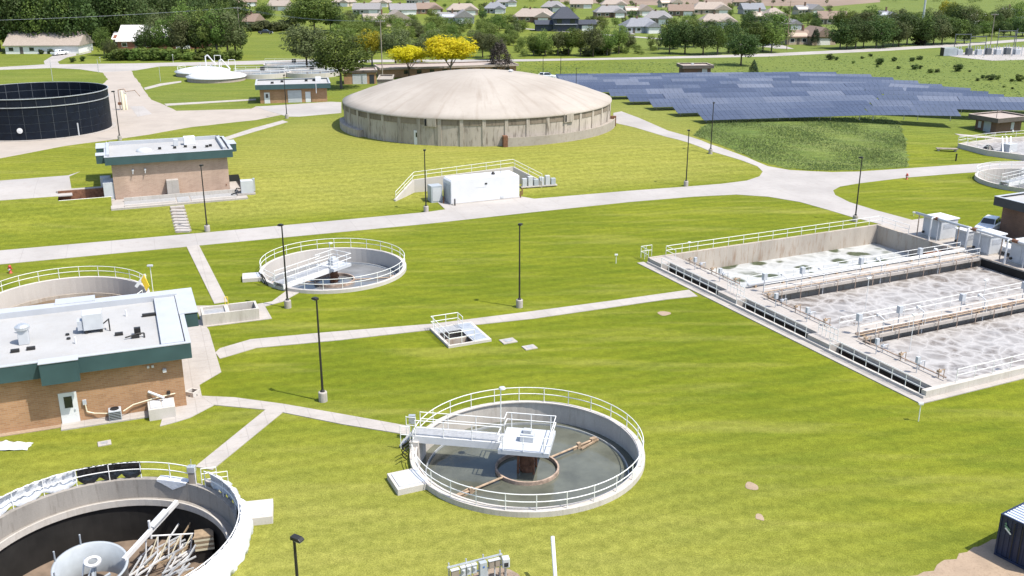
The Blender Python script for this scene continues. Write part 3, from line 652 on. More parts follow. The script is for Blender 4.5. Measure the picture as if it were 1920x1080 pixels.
    MB().beam(e0, e1, .2, .28).obj('beam', 'white_paint', ar); MB().beam(lp(.5)+Vector((0, 0, .2)), lp(.8)+Vector((0, 0, .2)), .42, .1).obj('flange_plate', 'light_equipment', ar); MB().bar(lp(.48)+Vector((0, 0, -.5)), lp(.48)+Vector((0, 0, .7)), .08).obj('stub', 'white_paint', ar)
    pb = thing('timber_crate', 'stack of pale boards tied with straps in the drained tank', 'crate', tuple(gz(383, 1008, fl+1.4)[:2])+(fl-.1,), R(15))
    for k in range(6): MB().box(-.55, .55, -.45, .45, .9+.16*k, 1.03+.16*k).obj('board', 'wood' if k % 2 else 'cream_paint', pb)
    MB().box(-.4, .4, -.35, .35, 0, .9).obj('cradle', 'dark_metal', pb)
    ld = thing('ladder', 'rusty access ladder against the inside of the drained tank', 'ladder', (cx+6.6*math.cos(R(15)), cy+6.6*math.sin(R(15)), 0), R(15))
    for q in (-.22, .22): MB().beam((-.05, q, fl+.5), (.2, q, -.3), .06, .06).obj('stile', 'rust', ld)
    for k in range(10): MB().bar((-.05+.025*k, -.22, fl+.6+.28*k), (-.05+.025*k, .22, fl+.6+.28*k), .025).obj('rung', 'rust', ld)
    wet = MB().prism(smoothpoly([(4.0, -1.9), (6.4, -.9), (6.5, 1.0), (5.4, 1.4), (4.2, .2)]), fl-.05, fl+.06); wet.obj('wet_patch', 'black_sludge_shade', t)
    j = thing('junction_box', 'concrete box with a grey lid against the drained tank', 'junction box', (cx+(r+.85)*math.cos(R(27)), cy+(r+.85)*math.sin(R(27)), 0), R(12))
    MB().box(-1.0, 1.05, -1.0, 1.0, -.1, .5).obj('chamber', 'white_concrete', j, bev=.03); MB().box(-.8, .8, -.75, .75, .503, .54).obj('lid', 'light_equipment', j)
clarifier_drained()
def clarifier_east():
    cx, cy, r = CLAR['east']; rim = .6; wz = -1.0; z = hz(cx, cy)
    t = thing('clarifier', 'round clarifier behind the dark roofed building beside the white pickup', 'clarifier', (cx, cy, z))
    clar_wall(t, r, rim, -3.2); MB().disc(r-.3, wz, 72).obj('water', 'mid_water', t); railing(t, arc(r-.15, 0, 2*math.pi, 60, rim), space=1.9)
    bridge(t, R(215), 1, r, rim+.4, 1.2, 2.4); MB().bar((0, 0, wz), (0, 0, rim), .4, 12).obj('centre_column', 'rust', t)
clarifier_east()
# ================= AERATION BASINS =================
def aeration():
    t = thing('aeration_basin', 'three walled concrete aeration basins full of foaming water', 'aeration basin', (AO[0], AO[1], 0), AA)
    W = 36.0
    def part(n, m, *boxes, **k):
        b = MB()
        for q in boxes: b.box(*q)
        return b.obj(n, m, t, **k)
    top = .62
    part('footpath', 'path_concrete', (0, .8, 0, 38.8, -.2, .07), (.8, 48, 0, .55, -.2, .07))
    part('kerb_wall', 'white_concrete', (.8, 1.02, .55, 38.2, -3, .26))
    part('front_wall', 'tank_concrete', (1.02, W+12, .55, 1.0, -3, top))
    t0s = (1.0, 13.4, 26.0)
    for i, t0 in enumerate(t0s):
        t1 = t0+9.7
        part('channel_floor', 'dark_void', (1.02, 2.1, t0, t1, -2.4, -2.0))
        part('deck', 'path_concrete', (2.1, 4.0, t0, t1, top-.32, top)); part('deck_wall', 'basin_wall', (3.7, 4.0, t0, t1, -3, top-.32)); part('channel_wall', 'black_sludge_shade', (2.1, 2.3, t0, t1, -3, top-.32)); part('channel_grate', 'grating', (1.85, 2.1, t0, t1, top-.4, top-.33))  # channel wall and floor blackened: depth shade painted in along with sludge
        rl = [(.92, t0+.1, .25), (.92, t1-.1, .25)]
        railing(t, rl, space=1.45, name='channel_railing')
        # thin air pipe with valves along the deck
        b = MB(); b.path([(3.8, t0+.3, top+.28), (3.8, t1-.3, top+.28)], .06)
        b.obj('air_pipe', 'rusty_pipe', t)
        for k in range(5):
            y = t0+1+k*1.9; b = MB(); b.bar((3.8, y, top), (3.8, y, top+.75), .04); b.box(3.66, 3.94, y-.12, y+.12, top+.45, top+.62); b.bar((3.8, y, top+.6), (4.35, y, top+.6), .04); b.bar((4.35, y, top+.6), (4.35, y, -.6), .035)
            b.obj('valve', 'grey_equipment' if k % 2 else 'mud_pipe', t)
        for k in range(2):
            y = t0+2.4+k*4.2; b = MB(); b.bar((3.0, y, top), (3.0, y, top+1.0), .04); b.box(2.85, 3.15, y-.12, y+.12, top+.85, top+1.35); b.obj('control_box', 'grey_equipment', t)
        part('foam' if i < 2 else 'foam_water', 'foam_grey' if i < 2 else 'foam_white', (4.0, 48 if i < 2 else 33.2, t0, t1 if i < 2 else 38.0, -3, (-.08, -.28, -1.6)[i]))
    # corner blocks between channels
    for ya, yb in ((10.7, 13.4), (23.1, 26.0), (35.7, 38.2)):
        part('corner_deck', 'path_concrete', (1.02, 4.0, ya, yb, -3, top))
    # dividing walkways
    for ya, yb in ((10.75, 13.35), (23.15, 25.95)):
        X1 = 48 if ya < 15 else 33.2
        part('divider', 'basin_wall', (4.0, X1, ya+.8, yb-.8, -3, top-.28)); part('walkway', 'path_concrete', (4.0, X1, ya, yb, top-.28, top))
        for y in (ya+.12, yb-.12): railing(t, [(4.3, y, top), (X1-.3, y, top)], space=1.9, name='walkway_railing')
        b = MB(); y = yb-.45 if ya > 15 else ya+.4
        b.bar((4.2, y, top+.32), (X1, y, top+.32), .17 if ya > 15 else .11, 8); b.obj('air_main', 'white_paint' if ya > 15 else 'rusty_pipe', t, True)
        k = 5.0
        while k < X1:
            b = MB(); b.box(k-.1, k+.1, y-.2, y+.2, top, top+.22); b.obj('pipe_support', 'mud_pipe', t); k += 3.4
        for q in (ya-.12,):
            b = MB(); b.bar((4.2, q+.3, top+.25), (X1, q+.3, top+.25), .05); b.obj('small_pipe', 'mud_pipe', t)
            k = 6.2
            while k < X1-.5:
                b = MB(); b.bar((k, q+.3, top+.25), (k, q-.12, top+.25), .045); b.bar((k, q-.12, top+.25), (k, q-.12, -.7), .04); b.obj('drop_pipe', 'rusty_pipe', t); k += 2.3
        for x in (4.9, 9.5, 17, 25):
            b = MB(); b.bar((x, ya+.9, top), (x, ya+.9, top+1.5), .045); b.box(x-.2, x+.2, ya+.72, ya+1.08, top+1.2, top+1.85); b.obj('panel_box', 'grey_equipment', t)
            b = MB(); xx = x+2.2; b.bar((xx, ya+.25, -.5), (xx, ya+.25, top+1.2), .06); b.bar((xx, ya+.25, top+1.2), (xx-.1, ya+.8, top+1.45), .05); b.box(xx-.25, xx+.1, ya+.7, ya+.95, top+1.35, top+1.55); b.obj('sampler_arm', 'white_paint', t)
    # outer walls of the far basin and end walls
    part('back_wall', 'basin_wall', (1.02, 33.6, 38.0, 38.35, -3, top+.05)); part('end_wall', 'basin_wall', (33.2, 33.6, 13.4, 38.0, -3, top-.002)); part('stain_shade_wall', 'black_sludge_shade', (33.12, 33.198, 13.4, 23.1, -3, top-.12))  # black facing paints this end wall's shade together with its stain
    part('end_deck', 'path_concrete', (33.6, 41, 12.6, 38.35, -.5, top-.05)); part('inlet_box', 'rust', (30.6, 33.2, 26.3, 28.6, -1.4, .1))
    railing(t, [(3.2, 38.2, top), (33.4, 38.2, top), (33.4, 33.5, top)], name='back_railing', space=2.0); railing(t, [(3.2, 38.2, top), (3.2, 36.4, top)], name='side_railing')
    railing(t, [(1.3, 38.7, .1), (1.3, 40.2, .1), (2.7, 40.2, .1)], name='stair_railing', space=.8, h=1.25)
    railing(t, [(4.3, .8, top), (47, .8, top)], name='front_railing', space=1.9)
    railing(t, [(2.0, 10.9, top), (2.0, 13.2, top)], name='gate_railing', space=.5); railing(t, [(2.0, 23.3, top), (2.0, 25.8, top)], name='gate_railing', space=.5)
    for x, y in ((12, .9), (20.2, 12.0), (7.2, 8.0), (11, 17)):
        b = MB(); b.bar((x, y, -.6), (x, y, top+2.6), .03); b.box(x-.22, x+.22, y-.1, y+.1, top+2.55, top+2.68); b.obj('lamp_pole', 'rail_metal', t)
    # rope-like floats of foam along the weir: discs of thicker scum
    return t
aeration()
def blower(s, y, L, W, H, lab, m='light_equipment'):
    x0, y0 = al(s, y); t = thing('blower_enclosure', lab, 'blower', (x0, y0, .57), AA, 'blower enclosures at the end of the basins')
    MB().box(0, W, -L/2, L/2, .1, H).obj('cabinet', m, t, bev=.05); MB().box(-.12, W+.12, -L/2-.1, L/2+.1, H+.002, H+.14).obj('roof', 'white_paint', t, bev=.03)
    MB().box(-.06, W+.06, -L/2-.06, L/2+.06, 0, .1).obj('base', 'tank_concrete', t)
    MB().box(-.03, -.004, -L/2+.15, -.05, .25, H-.2).obj('door', 'grey_equipment' if m != 'grey_equipment' else 'light_equipment', t); MB().box(-.03, -.004, .05, L/2-.15, .25, H-.2).obj('door', 'grey_equipment' if m != 'grey_equipment' else 'light_equipment', t)
    for k in range(5): MB().box(W*.15, W*.85, -L/2-.03, -L/2-.003, H-.45-.12*k, H-.38-.12*k).obj('louvre', 'grey_equipment', t)
    MB().bar((-.02, L/2-.3, .5), (-.2, L/2-.3, .5), .14, 12).obj('outlet', 'dark_metal', t)
for a_ in [(34.6, 31.4, 2.6, 2.6, 2.25, 'blower enclosure under the raised pipe, beside the grass corner'), (34.9, 27.6, 1.5, 1.8, 1.75, 'small pale cabinet between two larger blower enclosures'),
           (34.6, 24.6, 2.2, 2.3, 2.1, 'white blower enclosure in the middle of the row by the basin end'), (34.6, 19.6, 2.8, 2.8, 2.25, 'blower enclosure in front of the dark roofed building'), (34.6, 15.0, 2.6, 2.6, 2.2, 'blower enclosure beside the last one in the row')]:
    blower(*a_)
def header():
    x0, y0 = al(34.1, 13); t = thing('pipe_header', 'long raised air pipe on posts running over the blower enclosures', 'pipe', (x0, y0, .57), AA)
    MB().bar((0, 0, 2.55), (0, 20.4, 2.55), .15, 10).obj('pipe', 'light_equipment', t, True)
    for k in range(8): MB().bar((0, .3+2.8*k, 0), (0, .3+2.8*k, 2.45), .07).obj('post', 'rusty_pipe' if k % 2 else 'grey_equipment', t)
    for k in range(4): MB().bar((0, 1.6+5.2*k, 2.55), (0, 2.3+5.2*k, 2.55), .19, 10).obj('coupling', 'rust', t)
    for k in range(4):
        y = 2.6+5*k; MB().path([(0, y, 2.6), (-.4, y, 2.7), (-.6, y, 2.5), (-.6, y, .05)], .1, 8).obj('downpipe', 'white_paint', t)
header()
# ================= SMALL CONCRETE CHAMBERS =================
def chamber_open():
    p = g(378, 613); t = thing('valve_chamber', 'open rectangular concrete chamber with a divider beside the sidewalk', 'chamber', (p.x+.1, p.y+.15, 0), R(21))
    L, W, H = 4.9, 2.3, 1.05
    b = MB(); b.box(0, L, 0, .2, -.05, H); b.box(0, L, W-.2, W, -.05, H); b.box(0, .2, .2, W-.2, -.05, H); b.box(L-.2, L, .2, W-.2, -.05, H); b.obj('wall', 'tank_concrete', t)
    MB().box(.2, L-.2, .2, W-.2, -.04, .1).obj('floor', 'dark_void', t); MB().box(2.05, 2.4, .2, W-.2, .1, H-.05).obj('divider', 'tank_concrete', t)
    MB().box(.2, 2.05, .2, W-.2, H-.3, H-.22).obj('grate', 'grating', t)
    MB().path([(2.2, W-.1, H), (2.2, W-.1, H+.7), (2.45, W-.1, H+.7), (2.45, W-.1, H)], .03).obj('ladder_loop', 'yellow_paint', t)
chamber_open()
def pit():
    t = thing('railed_pit', 'square sunken pit with pipework and a white railing along the sidewalk', 'pit', (PITO[0], PITO[1], 0), PITA)
    L, W, top = PITL, PITW, .22
    b = MB(); b.box(0, L, 0, .22, -2.2, top); b.box(0, L, W-.22, W, -2.2, top); b.box(0, .22, .22, W-.22, -2.2, top); b.box(L-.22, L, .22, W-.22, -2.2, top); b.obj('wall', 'white_concrete', t)
    MB().box(.2, L-.2, .2, W-.2, -2.2, -1.7).obj('floor', 'rubble_soil', t); MB().box(2.35, L-.22, .22, W-.22, top-.12, top-.02).obj('cover_plate', 'light_equipment', t)
    for k in range(3): MB().box(2.45, L-.3, .4+1.42*k, 1.62+1.42*k, top-.018, top+.02).obj('hatch', 'galvanized', t)
    MB().box(.22, 2.35, W-1.4, W-.22, top-.1, top-.02).obj('grate', 'grating', t); MB().box(.22, 2.35, 1.75, 1.95, -1.7, top-.2).obj('baffle', 'basin_wall', t)
    for x in (.7, 1.5): MB().path([(x, .3, -.9), (x, 1.4, -.9), (x, 2.9, -.9)], .16, 10).obj('pipe', 'rust', t)
    MB().bar((1.1, 2.5, -1.2), (1.1, 2.5, -.2), .22, 10).obj('pump', 'dark_metal', t)
    railing(t, [(2.4, .1, top), (.1, .1, top), (.1, W-.1, top), (2.6, W-.1, top), (2.6, W-1.3, top)], space=1.2)
pit()
for (u, v), lab, s in (((953, 640), 'flat concrete cover slab in the grass near the railed pit', .65), ((993, 652), 'second flat concrete cover slab in the grass, farther from the railed pit', .55), ((196, 832), 'small pale cover with a dark hole in the grass before the brick building', .42)):
    p = g(u, v); t = thing('cover_slab', lab, 'cover slab', p, R(25)); MB().box(-s, s, -s*.8, s*.8, -.05, .08).obj('slab', 'path_concrete', t, bev=.02); MB().box(-s*.5, s*.5, -s*.4, s*.4, .083, .10).obj('lid', 'grating', t)
p = g(25, 838); b = MB(); vs = []
for i in range(13):
    for j in range(9):
        x = (i/12-.5)*3.2; y = (j/8-.5)*1.3*(1-.35*abs(i/12-.4)); vs.append((x+rnd.uniform(-.06, .06), y+rnd.uniform(-.05, .05), .03+max(0, .42*math.cos(1.35*(2*j/8-1)))*(.5+.5*math.sin(i*1.9+j*.6))*(1-(i/12)**4)+rnd.uniform(0, .05)))
b.add(vs, [(i*9+j, (i+1)*9+j, (i+1)*9+j+1, i*9+j+1) for i in range(12) for j in range(8)])
o = b.obj('loose_tarp', 'white_tarp', None, True); o.location = (p.x-.5, p.y, 0); o.modifiers.new('thickness', 'SOLIDIFY').thickness = .03; tag(o, 'crumpled white tarp lying on the grass before the brick building', 'tarp')
# ================= PLANT BUILDINGS =================
def fb(name, label, loc, rz, L, W, hw, hf, ov, wall, fascia, roofm='roof_membrane', cat='building', base=-.5):
    """flat roofed building: local x from -L to 0 along the front, y from 0 to W going back"""
    t = thing(name, label, cat, loc, rz)
    MB().box(-L, 0, 0, W, base, hw).obj('wall', wall, t)
    z0, z1 = hw-.02, hw+hf
    b = MB(); x0, x1, y0, y1 = -L-ov, ov, -ov, W+ov; k = .2
    b.box(x0, x1, y0, y0+k, z0, z1); b.box(x0, x1, y1-k, y1, z0, z1); b.box(x0, x0+k, y0+k, y1-k, z0, z1); b.box(x1-k, x1, y0+k, y1-k, z0, z1); b.obj('fascia', fascia, t)
    MB().box(x0+k, x1-k, y0+k, y1-k, z0+.04, z0+.1).obj('soffit', fascia, t)
    MB().box(x0+k, x1-k, y0+k, y1-k, z1-.35, z1-.22).obj('roof', roofm, t)
    b = MB(); e = .03; b.box(x0-e, x1+e, y0-e, y0+k+.12, z1+.002, z1+.06); b.box(x0-e, x1+e, y1-k-.12, y1+e, z1+.002, z1+.06); b.box(x0-e, x0+k+.12, y0+k+.12, y1-k-.12, z1+.002, z1+.06); b.box(x1-k-.12, x1+e, y0+k+.12, y1-k-.12, z1+.002, z1+.06); b.obj('coping', 'coping' if roofm == 'roof_membrane' else roofm, t)
    return t
def door(t, x, y, z, w_=1.0, h=2.15, glass_=True, mat='door_white', ax='x', s=-1):
    def bx(x0, x1, d0, d1, z0, z1):
        lo, hi = sorted((s*d0, s*d1))
        return MB().box(x+x0, x+x1, y+lo, y+hi, z+z0, z+z1) if ax == 'x' else MB().box(x+lo, x+hi, y+x0, y+x1, z+z0, z+z1)
    d = bx(-w_/2-.06, w_/2+.06, -.02, .05, 0, h+.06).obj('door', mat, t)
    if glass_: bx(-w_*.25, w_*.25, .05, .07, h*.52, h*.9).obj('pane', 'window_glass', d)
    bx(w_*.32, w_*.4, .05, .12, h*.42, h*.47).obj('handle', 'grey_equipment', d); return d
def wall_lamp(t, x, y, z, s=-1):
    MB().box(x-.13, x+.13, min(y, y+s*.32), max(y, y+s*.32), z-.12, z+.12).obj('wall_lamp', 'white_paint', t, bev=.03)
def unit(t, x, y, z, w_, d, h, mat='light_equipment', feet=True):
    o = MB().box(x-w_/2, x+w_/2, y-d/2, y+d/2, z+(.25 if feet else 0), z+h).obj('rooftop_unit', mat, t, bev=.04)
    if feet:
        for sx in (-.38, .38): MB().box(x+sx*w_-.1, x+sx*w_+.1, y-d/2+.05, y+d/2-.05, z, z+.25).obj('foot', 'dark_metal', o)
    return o
def main_building():
    L, W, hw, hf, ov = 24, 11.1, 3.95, 1.12, .7
    t = fb('brick_building', 'large tan brick building with white flat roof, green fascia and rooftop unit', (-23.7, 65.5, 0), R(21.7), L, W, hw, hf, ov, 'brick_tan', 'green_fascia')
    z = hw+hf-.22; Z1 = hw+hf
    # stepped fascia bays
    b = MB(); b.box(-9.1, -6.7, -ov-.55, -ov-.001, hw-.38, Z1+.03); b.obj('fascia_bay', 'green_fascia', t); MB().box(-9.15, -6.65, -ov-.6, -ov+.35, Z1+.064, Z1+.11).obj('coping', 'coping', t)
    b = MB(); b.box(ov+.001, ov+1.0, 5.6, W+ov, hw+.05, Z1-.03); b.obj('fascia_bay', 'green_fascia', t); MB().box(ov-.35, ov+1.05, 5.55, W+ov+.06, Z1+.064, Z1+.12).obj('coping', 'coping', t)
    MB().box(-L, ov-.2, W+ov-1.5, W+ov-.35, z, Z1+.24).obj('parapet', 'coping', t); MB().box(-1.25, ov-.4, -.3, W+ov-1.52, z, Z1+.06).obj('end_parapet', 'coping', t)
    MB().box(-8.5, -5.6, W+ov-1.0, W+ov+.4, Z1-.6, Z1+.3).obj('parapet_bay', 'coping', t)
    o = unit(t, -5.7, 5.1, z, 1.35, 1.2, 1.5); MB().box(-6.75, -6.4, 4.6, 5.3, z+.3, z+1.0).obj('hood', 'grey_equipment', o); MB().path([(-5, 5, z+.5), (-4.6, 5, z+.8), (-4.6, 4.6, z+.8), (-4.6, 4.6, z)], .05).obj('gas_pipe', 'dark_metal', o)
    o = unit(t, -10.3, 4.2, z, .7, .7, 1.1, feet=False); MB().lathe([(.5, 0), (.5, .2), (.3, .35), (0, .4)], 14).obj('cap', 'galvanized', o).location = (-10.3, 4.2, z+1.1)
    for x, y in ((-10.8, 2.6), (-9.8, 2.7), (-2.9, 2.4), (-4.0, 3.4), (-2.0, 6.9), (-1.5, 6.9)):
        MB().box(x-.28, x+.28, y-.14, y+.14, z, z+.22).obj('roof_vent', 'dark_metal', t, bev=.02)
    MB().path([(-3.6, 2.3, z+.15), (-2.7, 2.4, z+.3), (-2.3, 2.4, z+.3), (-2.3, 2.2, z)], .06).obj('roof_conduit', 'dark_metal', t); MB().box(-2.95, -2.5, 2.9, 3.2, z, z+.55).obj('roof_box', 'dark_metal', t)
    for x, y in ((-7.5, 4.8), (-7.4, 3.9)): MB().lathe([(.14, 0), (.14, .12), (0, .14)], 10).obj('roof_drain', 'dark_metal', t).location = (x, y, z)
    for x, y in ((-6.9, 2.8), (-10.9, 6.6), (-3.4, 7.5)): MB().bar((x, y, z), (x, y, z+.5), .07).obj('vent_pipe', 'white_paint', t)
    door(t, -7.75, 0, 0.05, 1.05, 2.25); wall_lamp(t, -1.25, 0, 3.05)
    for x in (-2.3, -2.0): MB().box(x-.08, x+.08, -.1, 0, 3.35, 3.52).obj('wall_light', 'white_paint', t)
    MB().box(-6.85, -6.6, -.15, 0, 1.3, 1.65).obj('meter', 'grey_equipment', t); MB().path([(-6.7, -.12, 1.35), (-6.65, -.12, .75), (-6.2, -.12, .55), (-5.3, -.4, .5)], .045).obj('conduit', 'cream_paint', t); MB().path([(-4.3, -.4, .5), (-3.6, -.2, .8), (-1.9, -.12, 1.05), (-.7, -.1, 1.15)], .045).obj('conduit', 'cream_paint', t)
    MB().bar((-2.5, -.05, 1.55), (-1.5, -.6, 1.15), .1).obj('spout', 'white_paint', t); MB().lathe([(.12, 0), (.12, .2), (0, .22)], 10).obj('outlet', 'dark_metal', t).location = (-1.15, -.12, 1.2)
    MB().box(-8.4, -1.7, -1.05, -.01, -.2, .09).obj('plinth', 'path_concrete', t)
    MB().box(-24, -8.4, -.5, -.01, -.2, .05).obj('soil_strip', 'dirt', t)
    c = thing('condenser', 'grey air conditioning condenser at the foot of the tan brick wall', 'air conditioner', t.matrix_basis @ Vector((-4.85, -.55, .09)), R(21.7))
    MB().box(-.42, .42, -.36, .36, 0, .75).obj('casing', 'grey_equipment', c, bev=.04); MB().lathe([(.3, .753), (.3, .8), (.26, .8), (.26, .753)], 20).obj('fan_ring', 'dark_metal', c); MB().disc(.25, .758, 20).obj('fan_guard', 'dark_void', c)
    for k in range(5): MB().box(-.38, .38, -.375, -.362, .1+.12*k, .16+.12*k).obj('slat', 'dark_metal', c)
    h = thing('cellar_hatch', 'pale sloping hatch with a glazed lid against the tan brick wall', 'hatch', t.matrix_basis @ Vector((-1.75, -.75, 0)), R(21.7))
    MB().side([(-.9, -.1), (.9, -.1), (.9, .85), (-.9, .85)], -.95, .72).obj('box', 'white_concrete', h, bev=.02)
    for x in (-.4, .4): MB().box(x-.34, x+.34, -.75, .55, .853, .9).obj('lid', 'light_equipment', h)
    s = thing('intake_grate', 'small railed grate pit at the corner of the tan brick building', 'grate', t.matrix_basis @ Vector((.55, 1.7, .05)), R(21.7))
    MB().ring(.4, .55, 0, .35, 4).obj('frame', 'white_concrete', s); MB().box(-.3, .3, -.3, .3, 0, .12).obj('grate', 'dark_void', s)
main_building()
def mid_building():
    z = 1.6; L, W, hw, hf, ov = 14.4, 9.4, 4.3, 1.0, .7
    t = fb('brick_building', 'pinkish brick building with green fascia on the grass bank above concrete steps', (-37.9, 130.0, z), R(21.5), L, W, hw, hf, ov, 'brick_pink', 'green_fascia', base=-1.5)
    Z = hw+hf; zz = Z-.22
    for y0, y1 in ((.6, 2.6), (W-3.4, W+ov)): MB().box(-L-ov-1.0, -L-ov-.001, y0, y1, hw+.03, Z+.04).obj('fascia_bay', 'green_fascia', t); MB().box(-L-ov-1.05, -L-ov+.3, y0-.05, y1+.05, Z+.064, Z+.12).obj('coping', 'coping', t)
    MB().box(ov+.001, ov+.9, 3.0, 6.2, hw+.03, Z+.04).obj('fascia_bay', 'green_fascia', t); MB().box(ov-.3, ov+.95, 2.95, 6.25, Z+.064, Z+.12).obj('coping', 'coping', t)
    for args in (((-L-.3, .1, W+.1, W+.5),), ((-L-.45, -L-.1, .2, W+.5),), ((-.4, -.05, .2, W+.5),)):
        for x0, x1, y0, y1 in args: MB().box(x0, x1, y0, y1, zz, Z+.25).obj('parapet', 'coping', t)
    unit(t, -4.2, 6.6, zz, 1.5, 1.2, 1.1, 'white_paint', False); unit(t, -6.0, 6.2, zz, .6, .6, .9, 'light_equipment', False)
    MB().lathe([(1.0, 0), (.95, .22), (.5, .38), (0, .42)], 20).obj('skylight', 'light_equipment', t, True).location = (-10.2, 3.6, zz)
    for x, y in ((-6.3, 4.0), (-4.9, 4.4), (-3.8, 3.2), (-2.2, 3.4), (-1.7, 3.9), (-8.2, 4.1)): MB().box(x-.2, x+.2, y-.1, y+.1, zz, zz+.3).obj('roof_vent', 'dark_metal', t)
    for x in (-11.9, -10.4): wall_lamp(t, x, 0, 3.35); MB().bar((x, -.3, 3.2), (x-.05, -.35, 2.9), .06).obj('lamp_neck', 'light_equipment', t)
    MB().box(-8.0, -6.5, -1.0, -.01, -.25, 1.85).obj('porch_box', 'path_concrete', t, bev=.02); MB().box(-.5, -.38, -.06, 0, .4, .6).obj('tap_box', 'rust', t)
    door(t, -L, 1.5, 0, 1.0, 2.1, False, 'dark_fascia', 'y', -1)
    MB().box(-L-1.3, -L-.01, .2, 3.2, -.6, 1.9).obj('side_bay', 'light_equipment', t, bev=.03)
    # terrace with gratings and slots
    b = MB(); b.box(-L-.6, 1.7, -5.0, -.01, -2.2, -.35); b.obj('terrace', 'path_concrete', t); MB().box(.01, 1.9, -.3, 5.5, -2.2, -.3).obj('side_terrace', 'path_concrete', t)
    MB().box(-L+1.0, .9, -1.6, -1.42, -.35, .14).obj('upstand', 'tank_concrete', t)
    for x0, x1 in ((-13.4, -7.2), (-5.3, .4)):
        MB().box(x0, x1, -3.7, -1.65, -.348, -.30).obj('grating', 'grating', t)
        n = 5; w_ = (x1-x0)/n
        for k in range(n): MB().box(x0+k*w_+.06, x0+(k+1)*w_-.06, -4.15, -3.76, -.348, -.335).obj('drain_slot', 'dark_void', t)
        MB().box(x0, x1, -4.45, -4.2, -.348, -.15).obj('kerb', 'white_concrete', t)
    MB().box(-7.0, -5.5, -4.4, -1.7, -.348, -.27).obj('hatch_plate', 'galvanized', t)
    # recessed dock on the left
    p = g(140, 362); k = thing('loading_dock', 'sunken dock with a brown retaining wall beside the pinkish brick building', 'dock', t.matrix_basis @ Vector((-L-6.2, .4, 0)), R(21.5))
    MB().box(-.6, 6.1, 2.2, 2.5, -1.2, .75).obj('back_wall', 'rust', k); MB().box(-.8, 6.1, -.6, -.3, -1.8, -.25).obj('front_kerb', 'white_concrete', k); MB().box(-.7, 6.1, -.3, 2.2, -1.8, -.9).obj('floor', 'rubble_soil', k); MB().box(-.8, 6.1, 2.5, 3.4, -1.6, .77).obj('ledge', 'path_concrete', k)
    MB().box(4.6, 5.9, 2.6, 3.7, .77, 2.1).obj('vent_unit', 'light_equipment', k, bev=.04)
    MB().path([(-.5, -.45, .1), (5.8, -.45, .1)], .05).obj('rail', 'rail_metal', k)
    q = g(461, 362); e = thing('generator', 'white equipment cabinet on a pad beside the pinkish brick building', 'cabinet', q, R(18))
    MB().box(-1.1, 1.2, -.8, .8, -.1, .08).obj('pad', 'path_concrete', e); MB().box(-.6, 1.0, -.55, .55, .08, 1.75).obj('cabinet', 'light_equipment', e, bev=.04); MB().box(1.0, 1.25, -.3, .3, .3, 1.9).obj('vent', 'galvanized', e)
    MB().path([(-.6, -.3, .4), (-1.0, -.5, .35), (-1.5, -.6, .2), (-1.9, -.5, .05)], .09).obj('hose', 'black_rubber', e); MB().path([(-.6, 0, .6), (-1.1, 0, .75), (-1.4, .1, .3)], .07).obj('elbow_pipe', 'dark_metal', e)
mid_building()
def steps():
    a, b_ = g(332, 387), g(345, 436); n = 9
    for k in range(n):
        f = (k+.5)/n; p = a.lerp(b_, f); z = hz(p.x, p.y); rz = math.atan2((b_-a).y, (b_-a).x)-math.pi/2
        if k == 0: t = thing('concrete_steps', 'flight of concrete steps down the bank to the road', 'steps', (0, 0, 0))
        dl = (b_.xy-a.xy).length/n
        MB().box(-.85, .85, -dl/2, dl*.32, -.15, .2).obj('step', 'path_concrete', t).location = (p.x, p.y, z)
        t.children[-1].rotation_euler = (0, 0, rz)
        MB().box(-.85, .85, dl*.32, dl/2, -.15, .08).obj('tread', 'grey_wood', t).location = (p.x, p.y, z); t.children[-1].rotation_euler = (0, 0, rz)
steps()
def far_building():
    p = g(614, 190.5); t = fb('brick_building', 'small brick building with green fascia and white overhead door on the yard', p, R(12.5), 13.6, 8.5, 2.9, .95, .8, 'brick_tan', 'green_fascia')
    door(t, -12.2, 0, 0, 1.0, 2.15); door(t, -3.9, 0, 0, .95, 2.1, False)
    d = MB().box(-8.0, -5.2, -.06, .02, 0, 2.55).obj('overhead_door', 'light_equipment', t)
    for k in range(5): MB().box(-7.95, -5.25, -.075, -.062, .05+.5*k, .49+.5*k).obj('door_panel', 'light_equipment', d)
    z = 3.63; unit(t, -1.5, 5.5, z, 1.2, 1, .9, 'white_paint', False)
    for x, y in ((-11, 3), (-9, 5), (-4, 5.5), (-2.4, 6)): MB().box(x-.3, x+.3, y-.2, y+.2, z, z+.4).obj('roof_vent', 'dark_metal', t)
    MB().bar((-2.2, -.85, 1.9), (-2.2, -.85, 3.9), .08).obj('downspout', 'light_equipment', t)
far_building()
